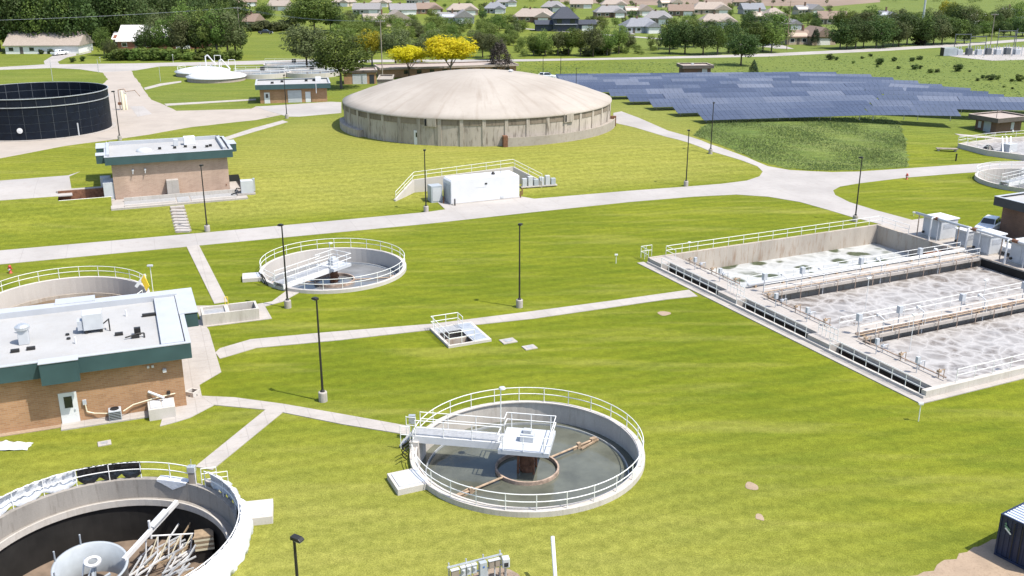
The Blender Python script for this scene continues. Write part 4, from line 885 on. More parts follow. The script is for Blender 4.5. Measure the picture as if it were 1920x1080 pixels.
def misc_buildings():
    p = g(706, 157); t = fb('garage', 'low brick garage with a grey door under the big dark tree', p, R(10), 7.6, 6, 2.7, .5, .3, 'brick_tan', 'brown_fascia', 'brown_roof', 'garage'); MB().box(-5.6, -2.2, -.06, .01, 0, 2.4).obj('overhead_door', 'light_equipment', t); MB().box(-1.6, -.5, -.06, .01, 0, 2.1).obj('side_door', 'dark_fascia', t)
    a, b_ = g(716, 146), g(968, 138); rz = math.atan2(b_.y-a.y, b_.x-a.x)
    t = fb('long_building', 'long low brown roofed building behind the yellow trees', b_, rz, (b_-a).length, 9, 2.0, .4, .5, 'brick_tan', 'brown_roof', 'brown_roof')
    for k in range(9): MB().box(-3-3.3*k, -1.8-3.3*k, -.05, .02, .8, 1.7).obj('window', 'window_glass', t)
    p = gz(735, 149, 5.6); t = fb('flat_annex', 'flat roofed concrete annex behind the domed reservoir', (p.x, p.y, 2.4), R(4), 3.2, 9, 2.7, .5, .1, 'stained_concrete', 'brown_fascia', 'dome_edge')
    MB().box(-3.31, -3.2, 1, 2, 0, 2).obj('door', 'dark_fascia', t)
    p = g(1332, 144.5); t = fb('pump_house', 'small brick pump house in the meadow behind the solar panels', p, R(6), 6.8, 5.0, 2.2, .75, .6, 'brick_dark', 'brown_fascia', 'brown_roof')
    door(t, -1.6, 0, 0, 1.2, 2.1, False, 'light_equipment'); MB().box(-3.4, -2.6, -.05, .02, 1, 1.6).obj('vent', 'brown_fascia', t); MB().box(-4.6, -4.0, 1.5, 2.1, 2.9, 3.3).obj('roof_vent', 'light_equipment', t); MB().box(-7.2, .6, -1.1, -.01, -.2, .06).obj('slab', 'path_concrete', t)
    c = g(1866, 251); l = g(1818, 243.5); r = g(1913, 246); rz = math.atan2(c.y-l.y, c.x-l.x)
    rz = math.atan2(r.y-c.y, r.x-c.x)
    W = (l-c).length; L = (r-c).length
    t = fb('brick_shed', 'dark brick shed with a flat brown overhanging roof beside the solar panels', r, rz, L, W, 2.15, .75, 1.0, 'brick_dark', 'brown_fascia', 'brown_roof', 'shed')
    door(t, -L, W*.42, 0, 1.4, 1.95, False, 'blue_grey_paint', 'y'); MB().box(-L-.04, -L+.02, W*.72, W*.86, .6, 1.8).obj('window', 'light_equipment', t); MB().box(-L*.42, -L*.3, -.05, .02, .5, 1.8).obj('window', 'light_equipment', t); MB().lathe([(.2, 0), (.2, .35), (0, .5)], 10).obj('meter', 'white_paint', t).location = (-L*.36, -.25, 0)
    MB().bar((-L*.9, .8, 2.6), (-L*.9, .8, 4.3), .05).obj('vent_pipe', 'brown_fascia', t); MB().box(-L-1.2, -L-.01, -.3, W, -.2, .06).obj('slab', 'path_concrete', t)
    p = Vector((57.1, 112.0, 0)); t = fb('brick_building', 'dark roofed brick building beside the white pickup', (57.3+20*math.cos(AA)+14*math.sin(AA), 112.2+20*math.sin(AA)-14*math.cos(AA), 0), AA, 20, 14, 3.55, 1.0, .75, 'brick_dark', 'dark_fascia')
    door(t, -20, 9, 0, 1.0, 2.15, ax='y')
misc_buildings()
# ================= DOMED RESERVOIR =================
def reservoir():
    cx, cy, z0 = -6.2, 180.2, 2.4; Rr = 23.9; h = 4.55
    t = thing('reservoir', 'huge round concrete reservoir with a shallow domed roof', 'reservoir', (cx, cy, z0))
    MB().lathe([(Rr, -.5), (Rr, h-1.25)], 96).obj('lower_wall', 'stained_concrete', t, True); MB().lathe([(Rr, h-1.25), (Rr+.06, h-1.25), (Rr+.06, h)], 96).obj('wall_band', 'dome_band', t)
    prof = []; rise = 4.75; Rs = (Rr**2+rise**2)/(2*rise)
    for i in range(15): r = (Rr+.25)*(1-i/14); prof.append((max(r, .01), h+math.sqrt(max(0, Rs**2-min(r, Rr)**2))-(Rs-rise)))
    b = MB(); b.lathe([(Rr+.25, h-.28)]+prof, 128); b.obj('dome', 'dome_roof', t, True)
    for k in range(22):
        a = R(180)+k*math.pi/21; b = MB(); ca, sa = math.cos(a), math.sin(a)
        b.box(Rr-.1, Rr+.13, -.28, .28, -.3, h-.3, rz=0); o = b.obj('pilaster', 'stained_concrete', t); o.rotation_euler = (0, 0, a)
    MB().ring(Rr, Rr+.95, -.4, 1.15, 40, R(183), R(218)).obj('ledge', 'stained_concrete', t); MB().ring(Rr, Rr+.95, -.4, 1.25, 60, R(282), R(352)).obj('ledge', 'dome_edge', t); MB().ring(Rr+.85, Rr+1.0, -.4, 1.45, 60, R(282), R(352)).obj('ledge_lip', 'dome_edge', t)
    for a in (282, 352): o = MB().box(Rr+.1, Rr+1.15, -.35, .35, -.3, 1.75).obj('end_block', 'rust', t); o.rotation_euler = (0, 0, R(a))
    a = R(247.8); d = MB().box(Rr-.05, Rr+.08, -.55, .55, 0, 2.25).obj('door', 'door_white', t); d.rotation_euler = (0, 0, a); MB().box(Rr+.08, Rr+.1, -.22, .22, 1.2, 1.95).obj('pane', 'window_glass', d)
    for a, w_ in ((253.5, 1.0), (310, 1.0), (190, .6), (345, .6)): o = MB().box(Rr-.1, Rr+.3, -w_, w_, h-1.5, h-.15).obj('hatch_box', 'stained_concrete', t); o.rotation_euler = (0, 0, R(a)); MB().box(Rr+.3, Rr+.32, -w_*.9, -w_*.55, h-1.4, h-.3).obj('opening', 'dark_void', o)
    MB().lathe([(.35, 0), (.35, .4), (.5, .45), (0, .6)], 12).obj('vent', 'white_paint', t).location = (6.0, 1.0, h+rise-.45)
reservoir()
# ================= DARK STEEL TANK =================
def steel_tank():
    cx, cy, z0, r, h = -83.0, 173.0, 2.4, 12.0, 6.75
    t = thing('storage_tank', 'open topped navy steel storage tank made of bolted panels', 'tank', (cx, cy, z0))
    MB().ring(r+.05, r+.7, -.2, .12, 64).obj('footing', 'path_concrete', t); MB().disc(r-.1, .5, 64).obj('floor', 'black_sludge_shade', t)
    n = 34; rows = 5; hh = h/rows; meshes = {}
    pm = MB(); a = 2*math.pi/n; g_ = .035/r
    pm.lathe([(r-.03, .03), (r+.03, .03), (r+.03, hh-.03), (r-.03, hh-.03), (r-.03, .03)], 3, g_, a-g_); me = pm.mesh('panel')
    for k in range(n):
        for j in range(rows): put('panel', me, 'navy_steel', t, (0, 0, j*hh), k*a)
    MB().lathe([(r-.02, 0), (r-.02, h)], 102).obj('seam_backing', 'seam_grey', t)
    for z in (h-.06, h-1.42): MB().ring(r+.03, r+.16, z, z+.12, 96).obj('wind_girder', 'galvanized', t)
    o = MB().lathe([(.35, 0), (.45, .12), (.45, .2), (0, .25)], 16).obj('manhole', 'white_paint', t); o.location = ((r+.02)*math.cos(R(282)), (r+.02)*math.sin(R(282)), 1.7); o.rotation_euler = (R(90), 0, R(282+90))
    MB().bar(((r+.15)*math.cos(R(325)), (r+.15)*math.sin(R(325)), 0), ((r+.15)*math.cos(R(325)), (r+.15)*math.sin(R(325)), 2.2), .12).obj('drain_pipe', 'light_equipment', t)
steel_tank()
# ================= WHITE SHELTER AND RETAINING WALL =================
def shelter():
    a, b_ = g(846, 385), g(974, 371); rz = math.atan2(b_.y-a.y, b_.x-a.x); L = (b_-a).length; H, W = 3.3, 2.9
    t = thing('equipment_shelter', 'white equipment shelter like a container in front of a retaining wall', 'shelter', (a.x, a.y, .06), rz)
    o = MB().side([(0, .12), (L, .12), (L, H-.25), (L-.25, H), (.25, H), (0, H-.25)], 0, W).obj('shell', 'white_shell', t, bev=.06); MB().box(-.1, L+.1, -.08, W, 0, .12).obj('skid', 'tank_concrete', t)
    for x in (5.0,): MB().box(x-.16, x+.16, -.05, 0, 2.35, 2.55).obj('vent', 'dark_metal', t)
    MB().lathe([(.25, 0), (.25, .2), (.12, .35), (0, .36)], 12).obj('roof_vent', 'dark_metal', t).location = (6.6, 1.3, H); MB().bar((7.6, 1.2, H), (7.6, 1.2, H+.45), .03).obj('aerial', 'dark_metal', t); MB().box(7.1, 7.5, -.06, 0, .25, .5).obj('cover', 'light_equipment', t)
    MB().box(3.5, 5.0, -.012, -.001, 1.98, 2.03).obj('name_plate', 'light_equipment', t)
    for y in (.35, 1.5): MB().box(-.05, -.001, y, y+1.1, .2, 2.6).obj('end_door', 'grey_equipment', t)
    u = thing('air_handler', 'pale grey cabinet attached behind the end of the white shelter', 'cabinet', t.matrix_basis @ Vector((-1.35, 2.4, .0)), rz); MB().box(-.75, .85, -.6, .9, 0, 2.35).obj('casing', 'blue_grey_paint', u, bev=.04); MB().box(-.55, .65, -.63, -.602, .3, 2.1).obj('door', 'light_equipment', u)
    w_ = [g(742, 378), g(777, 361), g(962, 343), g(1016, 352)]; tops = [.25, 1.75, 2.3, .9]
    q = thing('retaining_wall', 'pale concrete retaining wall with splayed wings and a railing behind the white shelter', 'retaining wall')
    rp = []
    for i in range(3):
        p0, p1 = w_[i], w_[i+1]; d = Vector((p1.x-p0.x, p1.y-p0.y, 0)).normalized(); nrm = Vector((-d.y, d.x, 0))*.3
        z0, z1 = p0.z-.4, p1.z-.4; T0, T1 = p0.z+tops[i], p1.z+tops[i+1]
        p0e = p0; p1e = p1
        vs = [(p0e.x, p0e.y, z0), (p1e.x, p1e.y, z1), (p1e.x+nrm.x, p1e.y+nrm.y, z1), (p0e.x+nrm.x, p0e.y+nrm.y, z0), (p0e.x, p0e.y, T0), (p1e.x, p1e.y, T1), (p1e.x+nrm.x, p1e.y+nrm.y, T1), (p0e.x+nrm.x, p0e.y+nrm.y, T0)]
        MB().add(vs, [(3, 2, 1, 0), (4, 5, 6, 7), (0, 1, 5, 4), (1, 2, 6, 5), (2, 3, 7, 6), (3, 0, 4, 7)]).obj('wall_panel', 'white_concrete', q)
    rp = [Vector((p.x, p.y+.12, p.z+tp-.02)) for p, tp in zip(w_, tops)]
    railing(q, rp, space=2.2)
    rr = rnd
    gr = thing('switchgear_rack', 'row of small grey electrical cabinets on a frame beside the white shelter', 'electrical cabinets', g(978, 353), rz-.12)
    MB().box(-.1, 5.2, -.3, .5, .1, .25).obj('frame', 'tank_concrete', gr)
    for k in range(6): MB().box(.1+.85*k, .75+.85*k, -.15, .4, .25, 1.35+.25*math.sin(k*2.1)).obj('cabinet', ('grey_equipment', 'light_equipment', 'blue_grey_paint')[k % 3], gr, bev=.03)
    for k in range(4): MB().box(.3+1.4*k, .42+1.4*k, -.25, -.13, -.6, .15).obj('leg', 'dark_metal', gr)
    for i, (u_, v_, m) in enumerate(((853, 386, 'dark_metal'), (976, 371, 'rust'), (979, 365, 'rust'), (832, 382, 'rust'))):
        p = g(u_, v_); b = tag(MB().lathe([(.09, -.2), (.09, .85), (.06, .95), (0, .98)], 12).obj('bollard', m, None), ('dark bollard before the white shelter', 'rusty bollard at the open corner of the white shelter', 'rusty bollard behind the shelter corner bollard', 'rusty bollard beside the shelter end door')[i], 'bollard', 'bollards around the white shelter'); b.location = p
shelter()
# ================= WHITE COVERED TANKS (upper left) =================
def covered_tanks():
    for (u, v, r, lab) in ((391, 156.5, 6.9, 'white domed tank with a bent vent pipe beside the gravel drive'), (366, 146, 6.6, 'white domed tank partly behind the other domed tank')):
        p = g(u, v); t = thing('domed_tank', lab, 'tank', (p.x, p.y+r, p.z))
        MB().lathe([(r, -.3), (r, 1.0)], 56).obj('wall', 'brown_roof', t, True); MB().lathe([(r+.25, .85), (r+.3, 1.1), (r*.8, 1.55), (r*.45, 1.95), (0.01, 2.15)], 56).obj('cover', 'white_shell', t, True)
        MB().path([(1, 0, 1.9), (1, 0, 4.6), (1.6, 0, 5.0), (2.6, .4, 3.6), (3.4, .6, 2.6)], .16, 8).obj('vent_pipe', 'white_paint', t); MB().path([(3.0, 1, 1.6), (3.0, 1, 4.8), (4.6, 1, 4.8), (4.6, 1, 1.3)], .07).obj('pipe_frame', 'rail_metal', t)
        railing(t, arc(r*.93, R(150), R(250), 14, 1.25), space=2.2, h=.9)
        for k in range(5): a = rnd.uniform(0, 6.28); MB().bar((2.5*math.cos(a), 2.5*math.sin(a), 1.6), (2.5*math.cos(a), 2.5*math.sin(a), 2.6), .12).obj('gas_valve', 'light_equipment', t)
    for (u, v, r, lab) in ((480, 148.5, 7.2, 'low open concrete ring tank beside the domed tanks'), (575, 147, 7.2, 'low open concrete ring tank behind the small brick building'), (540, 133, 8.2, 'broad open concrete ring tank next to the county road')):
        p = g(u, v); t = thing('ring_tank', lab, 'tank', (p.x, p.y+r, p.z))
        MB().ring(r-.4, r, -.3, 1.1, 56).obj('wall', 'white_concrete', t); MB().disc(r-.38, .5, 56).obj('water', 'mid_water', t); MB().box(-r+.3, r-.3, -.5, .5, 1.12, 1.35).obj('bridge_deck', 'light_equipment', t); railing(t, [(-r+.4, -.5, 1.35), (r-.4, -.5, 1.35)], space=2.6)
        railing(t, arc(r-.2, R(200), R(340), 20, 1.1), space=2.4); MB().box(-.5, .5, -.4, .4, 1.35, 2.3).obj('drive_unit', 'dark_metal', t)
covered_tanks()
def fill_station():
    p = g(232, 206); t = thing('fill_station', 'cream standpipe with a bent brown loading pipe on the gravel yard', 'standpipe', p)
    MB().lathe([(.28, 0), (.28, 3.6), (.2, 3.75), (0, 3.8)], 14).obj('standpipe', 'cream_paint', t, True); MB().lathe([(.2, 0), (.2, 3.2), (0, 3.3)], 12).obj('column', 'cream_paint', t, True).location = (.55, .2, 0)
    MB().path([(-.65, 0, 0), (-.65, 0, 3.9), (.6, 0, 4.1), (.9, 0, 3.5)], .1, 8).obj('loading_pipe', 'rusty_pipe', t); MB().path([(.7, 0, 3.6), (2.6, .2, 3.8), (3.4, .4, 2.6)], .08, 8).obj('spout', 'rusty_pipe', t); MB().box(-.9, -.3, -.3, .3, 1.0, 1.5).obj('valve', 'rust', t)
    o = sheet('yard_slab', px([(244, 200), (268, 199), (285, 214), (258, 219)]), .04, 'road_concrete', 2); struct(o)
fill_station()
# ================= EAST RECTANGULAR TANK =================
def east_tank():
    t = thing('settling_basin', 'long low concrete settling basin with foam and a railing beside the east road', 'settling basin')
    P = px([(1795, 277), (1850, 292), (1930, 303), (2040, 312), (2040, 262), (1930, 263), (1860, 268)]); z = hz(*P[0])
    b = MB(); n = len(P); cx = sum(p[0] for p in P)/n; cy = sum(p[1] for p in P)/n
    I = [(x+(cx-x)*.035, y+(cy-y)*.06) for x, y in P]
    for i in range(n):
        j = (i+1) % n; b.add([(*P[i], z-1), (*P[j], z-1), (*I[j], z-1), (*I[i], z-1), (*P[i], z+.75), (*P[j], z+.75), (*I[j], z+.75), (*I[i], z+.75)], [(3, 2, 1, 0), (4, 5, 6, 7), (0, 1, 5, 4), (2, 3, 7, 6)])
    b.obj('wall', 'white_concrete', t); b = MB(); b.prism(I, z-.6, z+.28); b.obj('foam', 'foam_grey', t)
    railing(t, [(*P[0], z+.75), (*P[6], z+.75), (*P[5], z+.75), (*P[4], z+.75)], space=2.4); railing(t, [(*P[0], z+.75), (*P[1], z+.75)], space=2.4)
    q = g(1890, 289); o = MB(); o.box(-1, 1, -.8, .8, .2, 1.6, rz=.5); o.obj('skimmer_frame', 'light_equipment', t).location = (q.x, q.y, z); o = MB()
    for k in range(3): o.beam((-1.4+.7*k, -1, .3), (-1.0+.7*k, .8, 2.6), .16, .16)
    o.obj('rake_arms', 'galvanized', t).location = (q.x, q.y, z); q = g(1852, 284); MB().lathe([(1.0, .2), (.4, .9), (0, 1.0)], 10).obj('scum_box', 'dark_metal', t).location = (q.x, q.y, z)
    p = g(1792, 302); s = thing('valve_marker', 'short dark post with a flat board on the grass beside the east road', 'marker post', p); MB().bar((0, 0, 0), (0, 0, 1.2), .12).obj('post', 'dark_metal', s)
    p = g(1775, 283.5); s = thing('bench_slab', 'flat brown slab on low legs on the grass beside the settling basin', 'slab', p, R(-8)); MB().box(-1.7, 1.7, -.5, .5, .35, .5).obj('slab', 'grey_wood', s); MB().box(-1.5, -1.2, -.3, .3, 0, .35).obj('leg', 'tank_concrete', s); MB().box(1.2, 1.5, -.3, .3, 0, .35).obj('leg', 'tank_concrete', s)
east_tank()
# ================= SOLAR FIELD =================
def solar_field():
    rows = [[(1320, 226), (1664, 215.5), (1800, 218)], [(1271, 213), (1664, 203), (1960, 208)], [(1225, 201.5), (1664, 192.5), (1960, 198)], [(1181, 191), (1664, 183.5), (1885, 191)], [(1145, 181), (1664, 175.5), (1850, 185)], [(1109, 173.5), (1664, 168.5), (1812, 178)],
            [(1089, 167.5), (1500, 164), (1769, 171)], [(1070, 162.3), (1500, 158.5), (1724, 163.5)], [(1060, 157.8), (1500, 153.8), (1678, 157)], [(1050, 153.9), (1500, 149.7), (1637, 151.5)], [(1045, 150.6), (1500, 146.3), (1574, 146.3)]]
    l = 4.25; tb = MB(); nx = 8; pw = 1.0
    for i in range(nx):
        for j in range(2): tb.box(i*pw+.02, (i+1)*pw-.02, j*l/2+.02, (j+1)*l/2-.02, 0, .045)
    me = tb.mesh('table'); fr = MB()
    for j in (.25, .75): fr.box(0, nx*pw, j*l-.05, j*l+.05, -.14, -.01)
    fme = fr.mesh('purlin'); pm = MB().box(-.06, .06, -.06, .06, -1.6, 0).mesh('post')
    tn = ('with its end by the meadow road', 'between the front row and the third row')
    ords = ('front row of tilted solar panels beside the tall grass', 'second row of tilted solar panels from the tall grass', 'third row of tilted solar panels from the tall grass', 'fourth row of tilted solar panels from the tall grass', 'fifth row of tilted solar panels from the tall grass', 'sixth row of tilted solar panels from the tall grass', 'seventh row of tilted solar panels from the tall grass', 'eighth row of tilted solar panels from the tall grass', 'third row of solar panels from the pump house meadow', 'second row of solar panels from the pump house meadow', 'last row of solar panels before the pump house meadow')
    for ri, row in enumerate(rows):
        t = thing('solar_row', ords[ri], 'solar panels', (0, 0, 0), 0, 'rows of the solar field')
        pts = [gz(u, v, 3.1) for u, v in row]
        segs = [(b_-a).length for a, b_ in zip(pts, pts[1:])]; tot = sum(segs); n = max(2, round(tot/(nx*pw+.1)))
        def at_(s_):
            for (a, b_), q in zip(zip(pts, pts[1:]), segs):
                if s_ <= q+1e-6: return a.lerp(b_, s_/q)
                s_ -= q
            return pts[-1]
        for k in range(n):
            p, e_ = at_(tot*k/n), at_(tot*(k+1)/n); d = e_-p; rz = math.atan2(d.y, d.x)
            o = put('panel_table', me, 'solar_glass', t, tuple(p+Vector((0, 0, rnd.uniform(-.02, .02)))), rz, (d.length/(nx*pw)*1.03, 1, 1)); o.rotation_euler = (R(14+rnd.uniform(-.5, .5)), R(rnd.uniform(-.4, .4)), rz)
            put('purlin', fme, 'panel_frame', o)
            for x in (1.2, 6.8): put('post', pm, 'panel_frame', o, (x, l*.5, -.1)).rotation_euler = (-R(14), 0, 0)
solar_field()
# ================= LAMP POSTS, POLES =================
def copy_tree(o, parent=None):
    c = o.copy(); C.objects.link(c); c.parent = parent
    for ch in list(o.children): copy_tree(ch, c)
    return c
def lamp_proto():
    t = thing('lamp_post', 'x', 'lamp post', (0, 0, 0), 0, 'tall lamp posts of the plant')
    MB().lathe([(.32, -.3), (.32, .72), (.28, .78), (0, .78)], 18).obj('footing', 'path_concrete', t)
    MB().bar((0, 0, .78), (0, 0, 8.0), .09, 8, .06).obj('pole', 'dark_metal', t); MB().lathe([(.17, .78), (.17, .84), (.1, .95), (0, .95)], 12).obj('base_plate', 'dark_metal', t)
    h = MB().side([(-.1, 8.0), (.42, 7.98), (.46, 8.05), (.34, 8.16), (-.1, 8.18)], -.15, .15).obj('lamp_head', 'dark_metal', t, bev=.03)
    MB().box(.1, .40, -.11, .11, 7.955, 7.985).obj('lens', 'light_equipment', h)
    return t
LP = [((606, 752), 'lamp post on the lawn by the tan brick building path', 2.4), ((540, 577), 'lamp post in front of the clarifier with the white footbridge', 2.6), ((974, 576), 'lamp post standing on open lawn by the railed pit path', 1.2), ((799, 397), 'lamp post before the retaining wall of the white shelter', 1.5), ((389, 434), 'lamp post beside the concrete steps', 1.4), ((1603, 415), 'lamp post in the grass fork before the aeration basins', 2.2),
      ((1286, 349), 'lamp post on the grass tip between road and reservoir', 1.7), ((1332, 288), 'lamp post in front of the solar panels', 1.2), ((225, 263), 'lamp post on the gravel yard beside the navy tank', 2.8), ((538, 222), 'lamp post on the pad before the small brick building', 1.5), ((1080, 170), 'lamp post half hidden behind the reservoir dome', .4)]
proto = lamp_proto()
for i, ((u, v), lab, rz) in enumerate(LP):
    o = proto if i == 0 else copy_tree(proto); o['label'] = lab; o.location = g(u, v); o.rotation_euler = (0, 0, rz); o.scale = (1, 1, .985)
    if u == 1080: o.scale = (.8, .8, .62)
o = copy_tree(proto); p = gz(551, 1006, 8.0); o['label'] = 'lamp post with only its head and upper pole showing by the drained tank'; o.location = (p.x, p.y, 0); o.rotation_euler = (0, 0, -.5)
def pole(u, v, h, lab, mat='grey_wood', arms=1, r=.14):
    p = g(u, v); t = thing('utility_pole', lab, 'utility pole', p); MB().bar((0, 0, -.3), (0, 0, h), r, 8, r*.65).obj('pole', mat, t)
    for k in range(arms):
        c = MB().beam((-1.1, 0, h-.5-.9*k), (1.1, 0, h-.5-.9*k), .1, .12).obj('crossarm', mat, t)
        for x in (-1, -.4, .4, 1): MB().bar((x, 0, h-.44-.9*k), (x, 0, h-.2-.9*k), .05).obj('insulator', 'light_equipment', c)
    return p, h
U = [pole(453, 104, 14.5, 'wooden utility pole beside the county road at the tree belt'), pole(718, 160, 15, 'utility pole with crossarm between the big dark tree and yellow trees'), pole(1475, 94, 15.5, 'brown utility pole near the brown roofed house', 'wood'), pole(1855, 98, 12, 'utility pole beside the substation')]
pole(1018, 149, 5.6, 'thin dark pole behind the reservoir by the parked car', 'dark_metal', 0, .09); pole(1051, 149, 5.6, 'thin dark pole at the end of the solar rows', 'dark_metal', 0, .09); pole(99, 152, 5.0, 'green metal pole behind the navy tank', 'galvanized', 0, .08); pole(301, 153, 3.6, 'short pole with a dark box beside the gravel drive', 'galvanized', 0, .07); pole(185, 136, 3.4, 'short grey gate pole at the yard entrance', 'galvanized', 0, .1)
def pylon():
    p = g(1727, 66); t = thing('transmission_pole', 'tall steel transmission pole with crossarms above the far trees', 'pylon', p); MB().bar((0, 0, 0), (0, 0, 34), .45, 10, .25).obj('shaft', 'galvanized', t)
    for z in (20, 24, 28): MB().bar((-3, 0, z+.5), (3, 0, z+.5), .16).obj('crossarm', 'galvanized', t)
pylon()
def wire(a, b_, sag, lab):
    bm = MB(); pts = [Vector(a).lerp(Vector(b_), i/16)-Vector((0, 0, sag*4*(i/16)*(1-i/16))) for i in range(17)]; bm.path(pts, .022, 4); tag(bm.obj('power_line', 'grey_equipment', None), lab, 'wire', 'power lines')
for q in (-.9, .9):
    wire((U[0][0].x+q, U[0][0].y, U[0][0].z+14.2), (U[1][0].x+q, U[1][0].y, U[1][0].z+14.7), 1.2, 'thin power line strung between the two utility poles')
    wire((U[0][0].x+q, U[0][0].y, U[0][0].z+14.2), (U[0][0].x-150, U[0][0].y-20, 14), 2, 'thin power line running past the forest edge')
# ================= VEHICLES =================
def vehicle(name, lab, loc, rz, mat, kind='pickup'):
    t = thing(name, lab, 'car' if kind != 'pickup' else 'pickup', loc, rz); w_ = .95
    if kind == 'pickup': body = [(-2.8, .42), (2.75, .42), (2.8, .75), (2.7, 1.02), (1.3, 1.14), (-2.8, 1.12)]; cab = [(1.35, 1.12), (.62, 1.74), (-.9, 1.78), (-1.15, 1.12)]; whe = (1.75, -1.75)
    else: body = [(-2.3, .40), (2.25, .40), (2.3, .72), (2.2, .95), (1.1, 1.05), (-2.25, 1.08)]; cab = [(1.2, 1.04), (.5, 1.58), (-1.7, 1.62), (-2.2, 1.06)]; whe = (1.4, -1.4)
    MB().side(body, -w_, w_).obj('body', mat, t, bev=.09)
    n = len(cab); y0 = w_-.1; y1 = w_-.24
    vs = [(x, -y0 if i in (0, n-1) else -y1, z) for i, (x, z) in enumerate(cab)]+[(x, y0 if i in (0, n-1) else y1, z) for i, (x, z) in enumerate(cab)]
    MB().add(vs, [tuple(range(n)), tuple(range(2*n-1, n-1, -1))]+[(i, n+i, n+(i+1) % n, (i+1) % n) for i in range(n)]).obj('cab', mat, t, bev=.06)
    (xa, za), (xb, zb) = cab[0], cab[1]; e = .03
    MB().add([(xa-.08+e, -y0+.1, za+.06+e), (xa-.08+e, y0-.1, za+.06+e), (xb+.05+e, y1-.08, zb-.06+e), (xb+.05+e, -y1+.08, zb-.06+e)], [(0, 1, 2, 3)]).obj('windscreen', 'window_glass', t)
    xr, xl = cab[2][0], cab[3][0]
    for s in (-1, 1):
        for xa_, xb_ in ((xb+.28, (xb+xr)/2+.06), ((xb+xr)/2-.06, xr+.02)):
            MB().add([(xa_+.28 if xa_ > 0 else xa_, s*(y0+.005), 1.2), (xb_, s*(y0+.005), 1.2), (xb_, s*(y1+.03), 1.66), (xa_-.15, s*(y1+.03), 1.66)], [(0, 1, 2, 3)]).obj('side_window', 'window_glass', t)
    if kind == 'pickup': MB().box(-2.65, -1.25, -.75, .75, 1.1, 1.145).obj('bed', 'dark_metal', t)
    for x in whe:
        for s in (-1, 1):
            wl = MB().lathe([(.14, -.13), (.36, -.12), (.39, -.06), (.39, .06), (.36, .12), (.14, .13)], 18).obj('wheel', 'black_rubber', t, True); wl.rotation_euler = (R(90), 0, 0); wl.location = (x, s*.86, .39)
            MB().lathe([(0.01, -.14), (.23, -.125), (.23, .125), (0.01, .14)], 14).obj('rim', 'galvanized', wl)
    fx = body[2][0]
    for s in (-1, 1): MB().box(fx-.12, fx-.005, s*.68-.16, s*.68+.16, .72, .9).obj('headlight', 'light_equipment', t)
    MB().box(fx-.06, fx+.03, -.48, .48, .55, .86).obj('grille', 'grey_equipment', t); MB().box(fx-.1, fx+.1, -.9, .9, .4, .55).obj('bumper', 'light_equipment', t, bev=.03)
    return t
p = g(1848, 436); vehicle('pickup_truck', 'white pickup truck parked beside the dark roofed brick building', p+Vector((.6, .4, .04)), R(228), 'car_white')
x, y = al(38.6, 22.5); vehicle('parked_car', 'white car behind the blower enclosures', (x, y, .58), R(200), 'car_white', 'car')
vehicle('parked_car', 'white car parked between the reservoir and the meadow', g(1025, 149)+Vector((0, 0, .03)), R(-8), 'car_white', 'car')
vehicle('parked_car', 'black car parked on the grass slope beyond the county road', g(498, 64), R(5), 'car_dark', 'pickup'); vehicle('parked_car', 'white pickup parked on the driveway of the pale ranch house', g(112, 103.5), R(70), 'car_white', 'pickup')
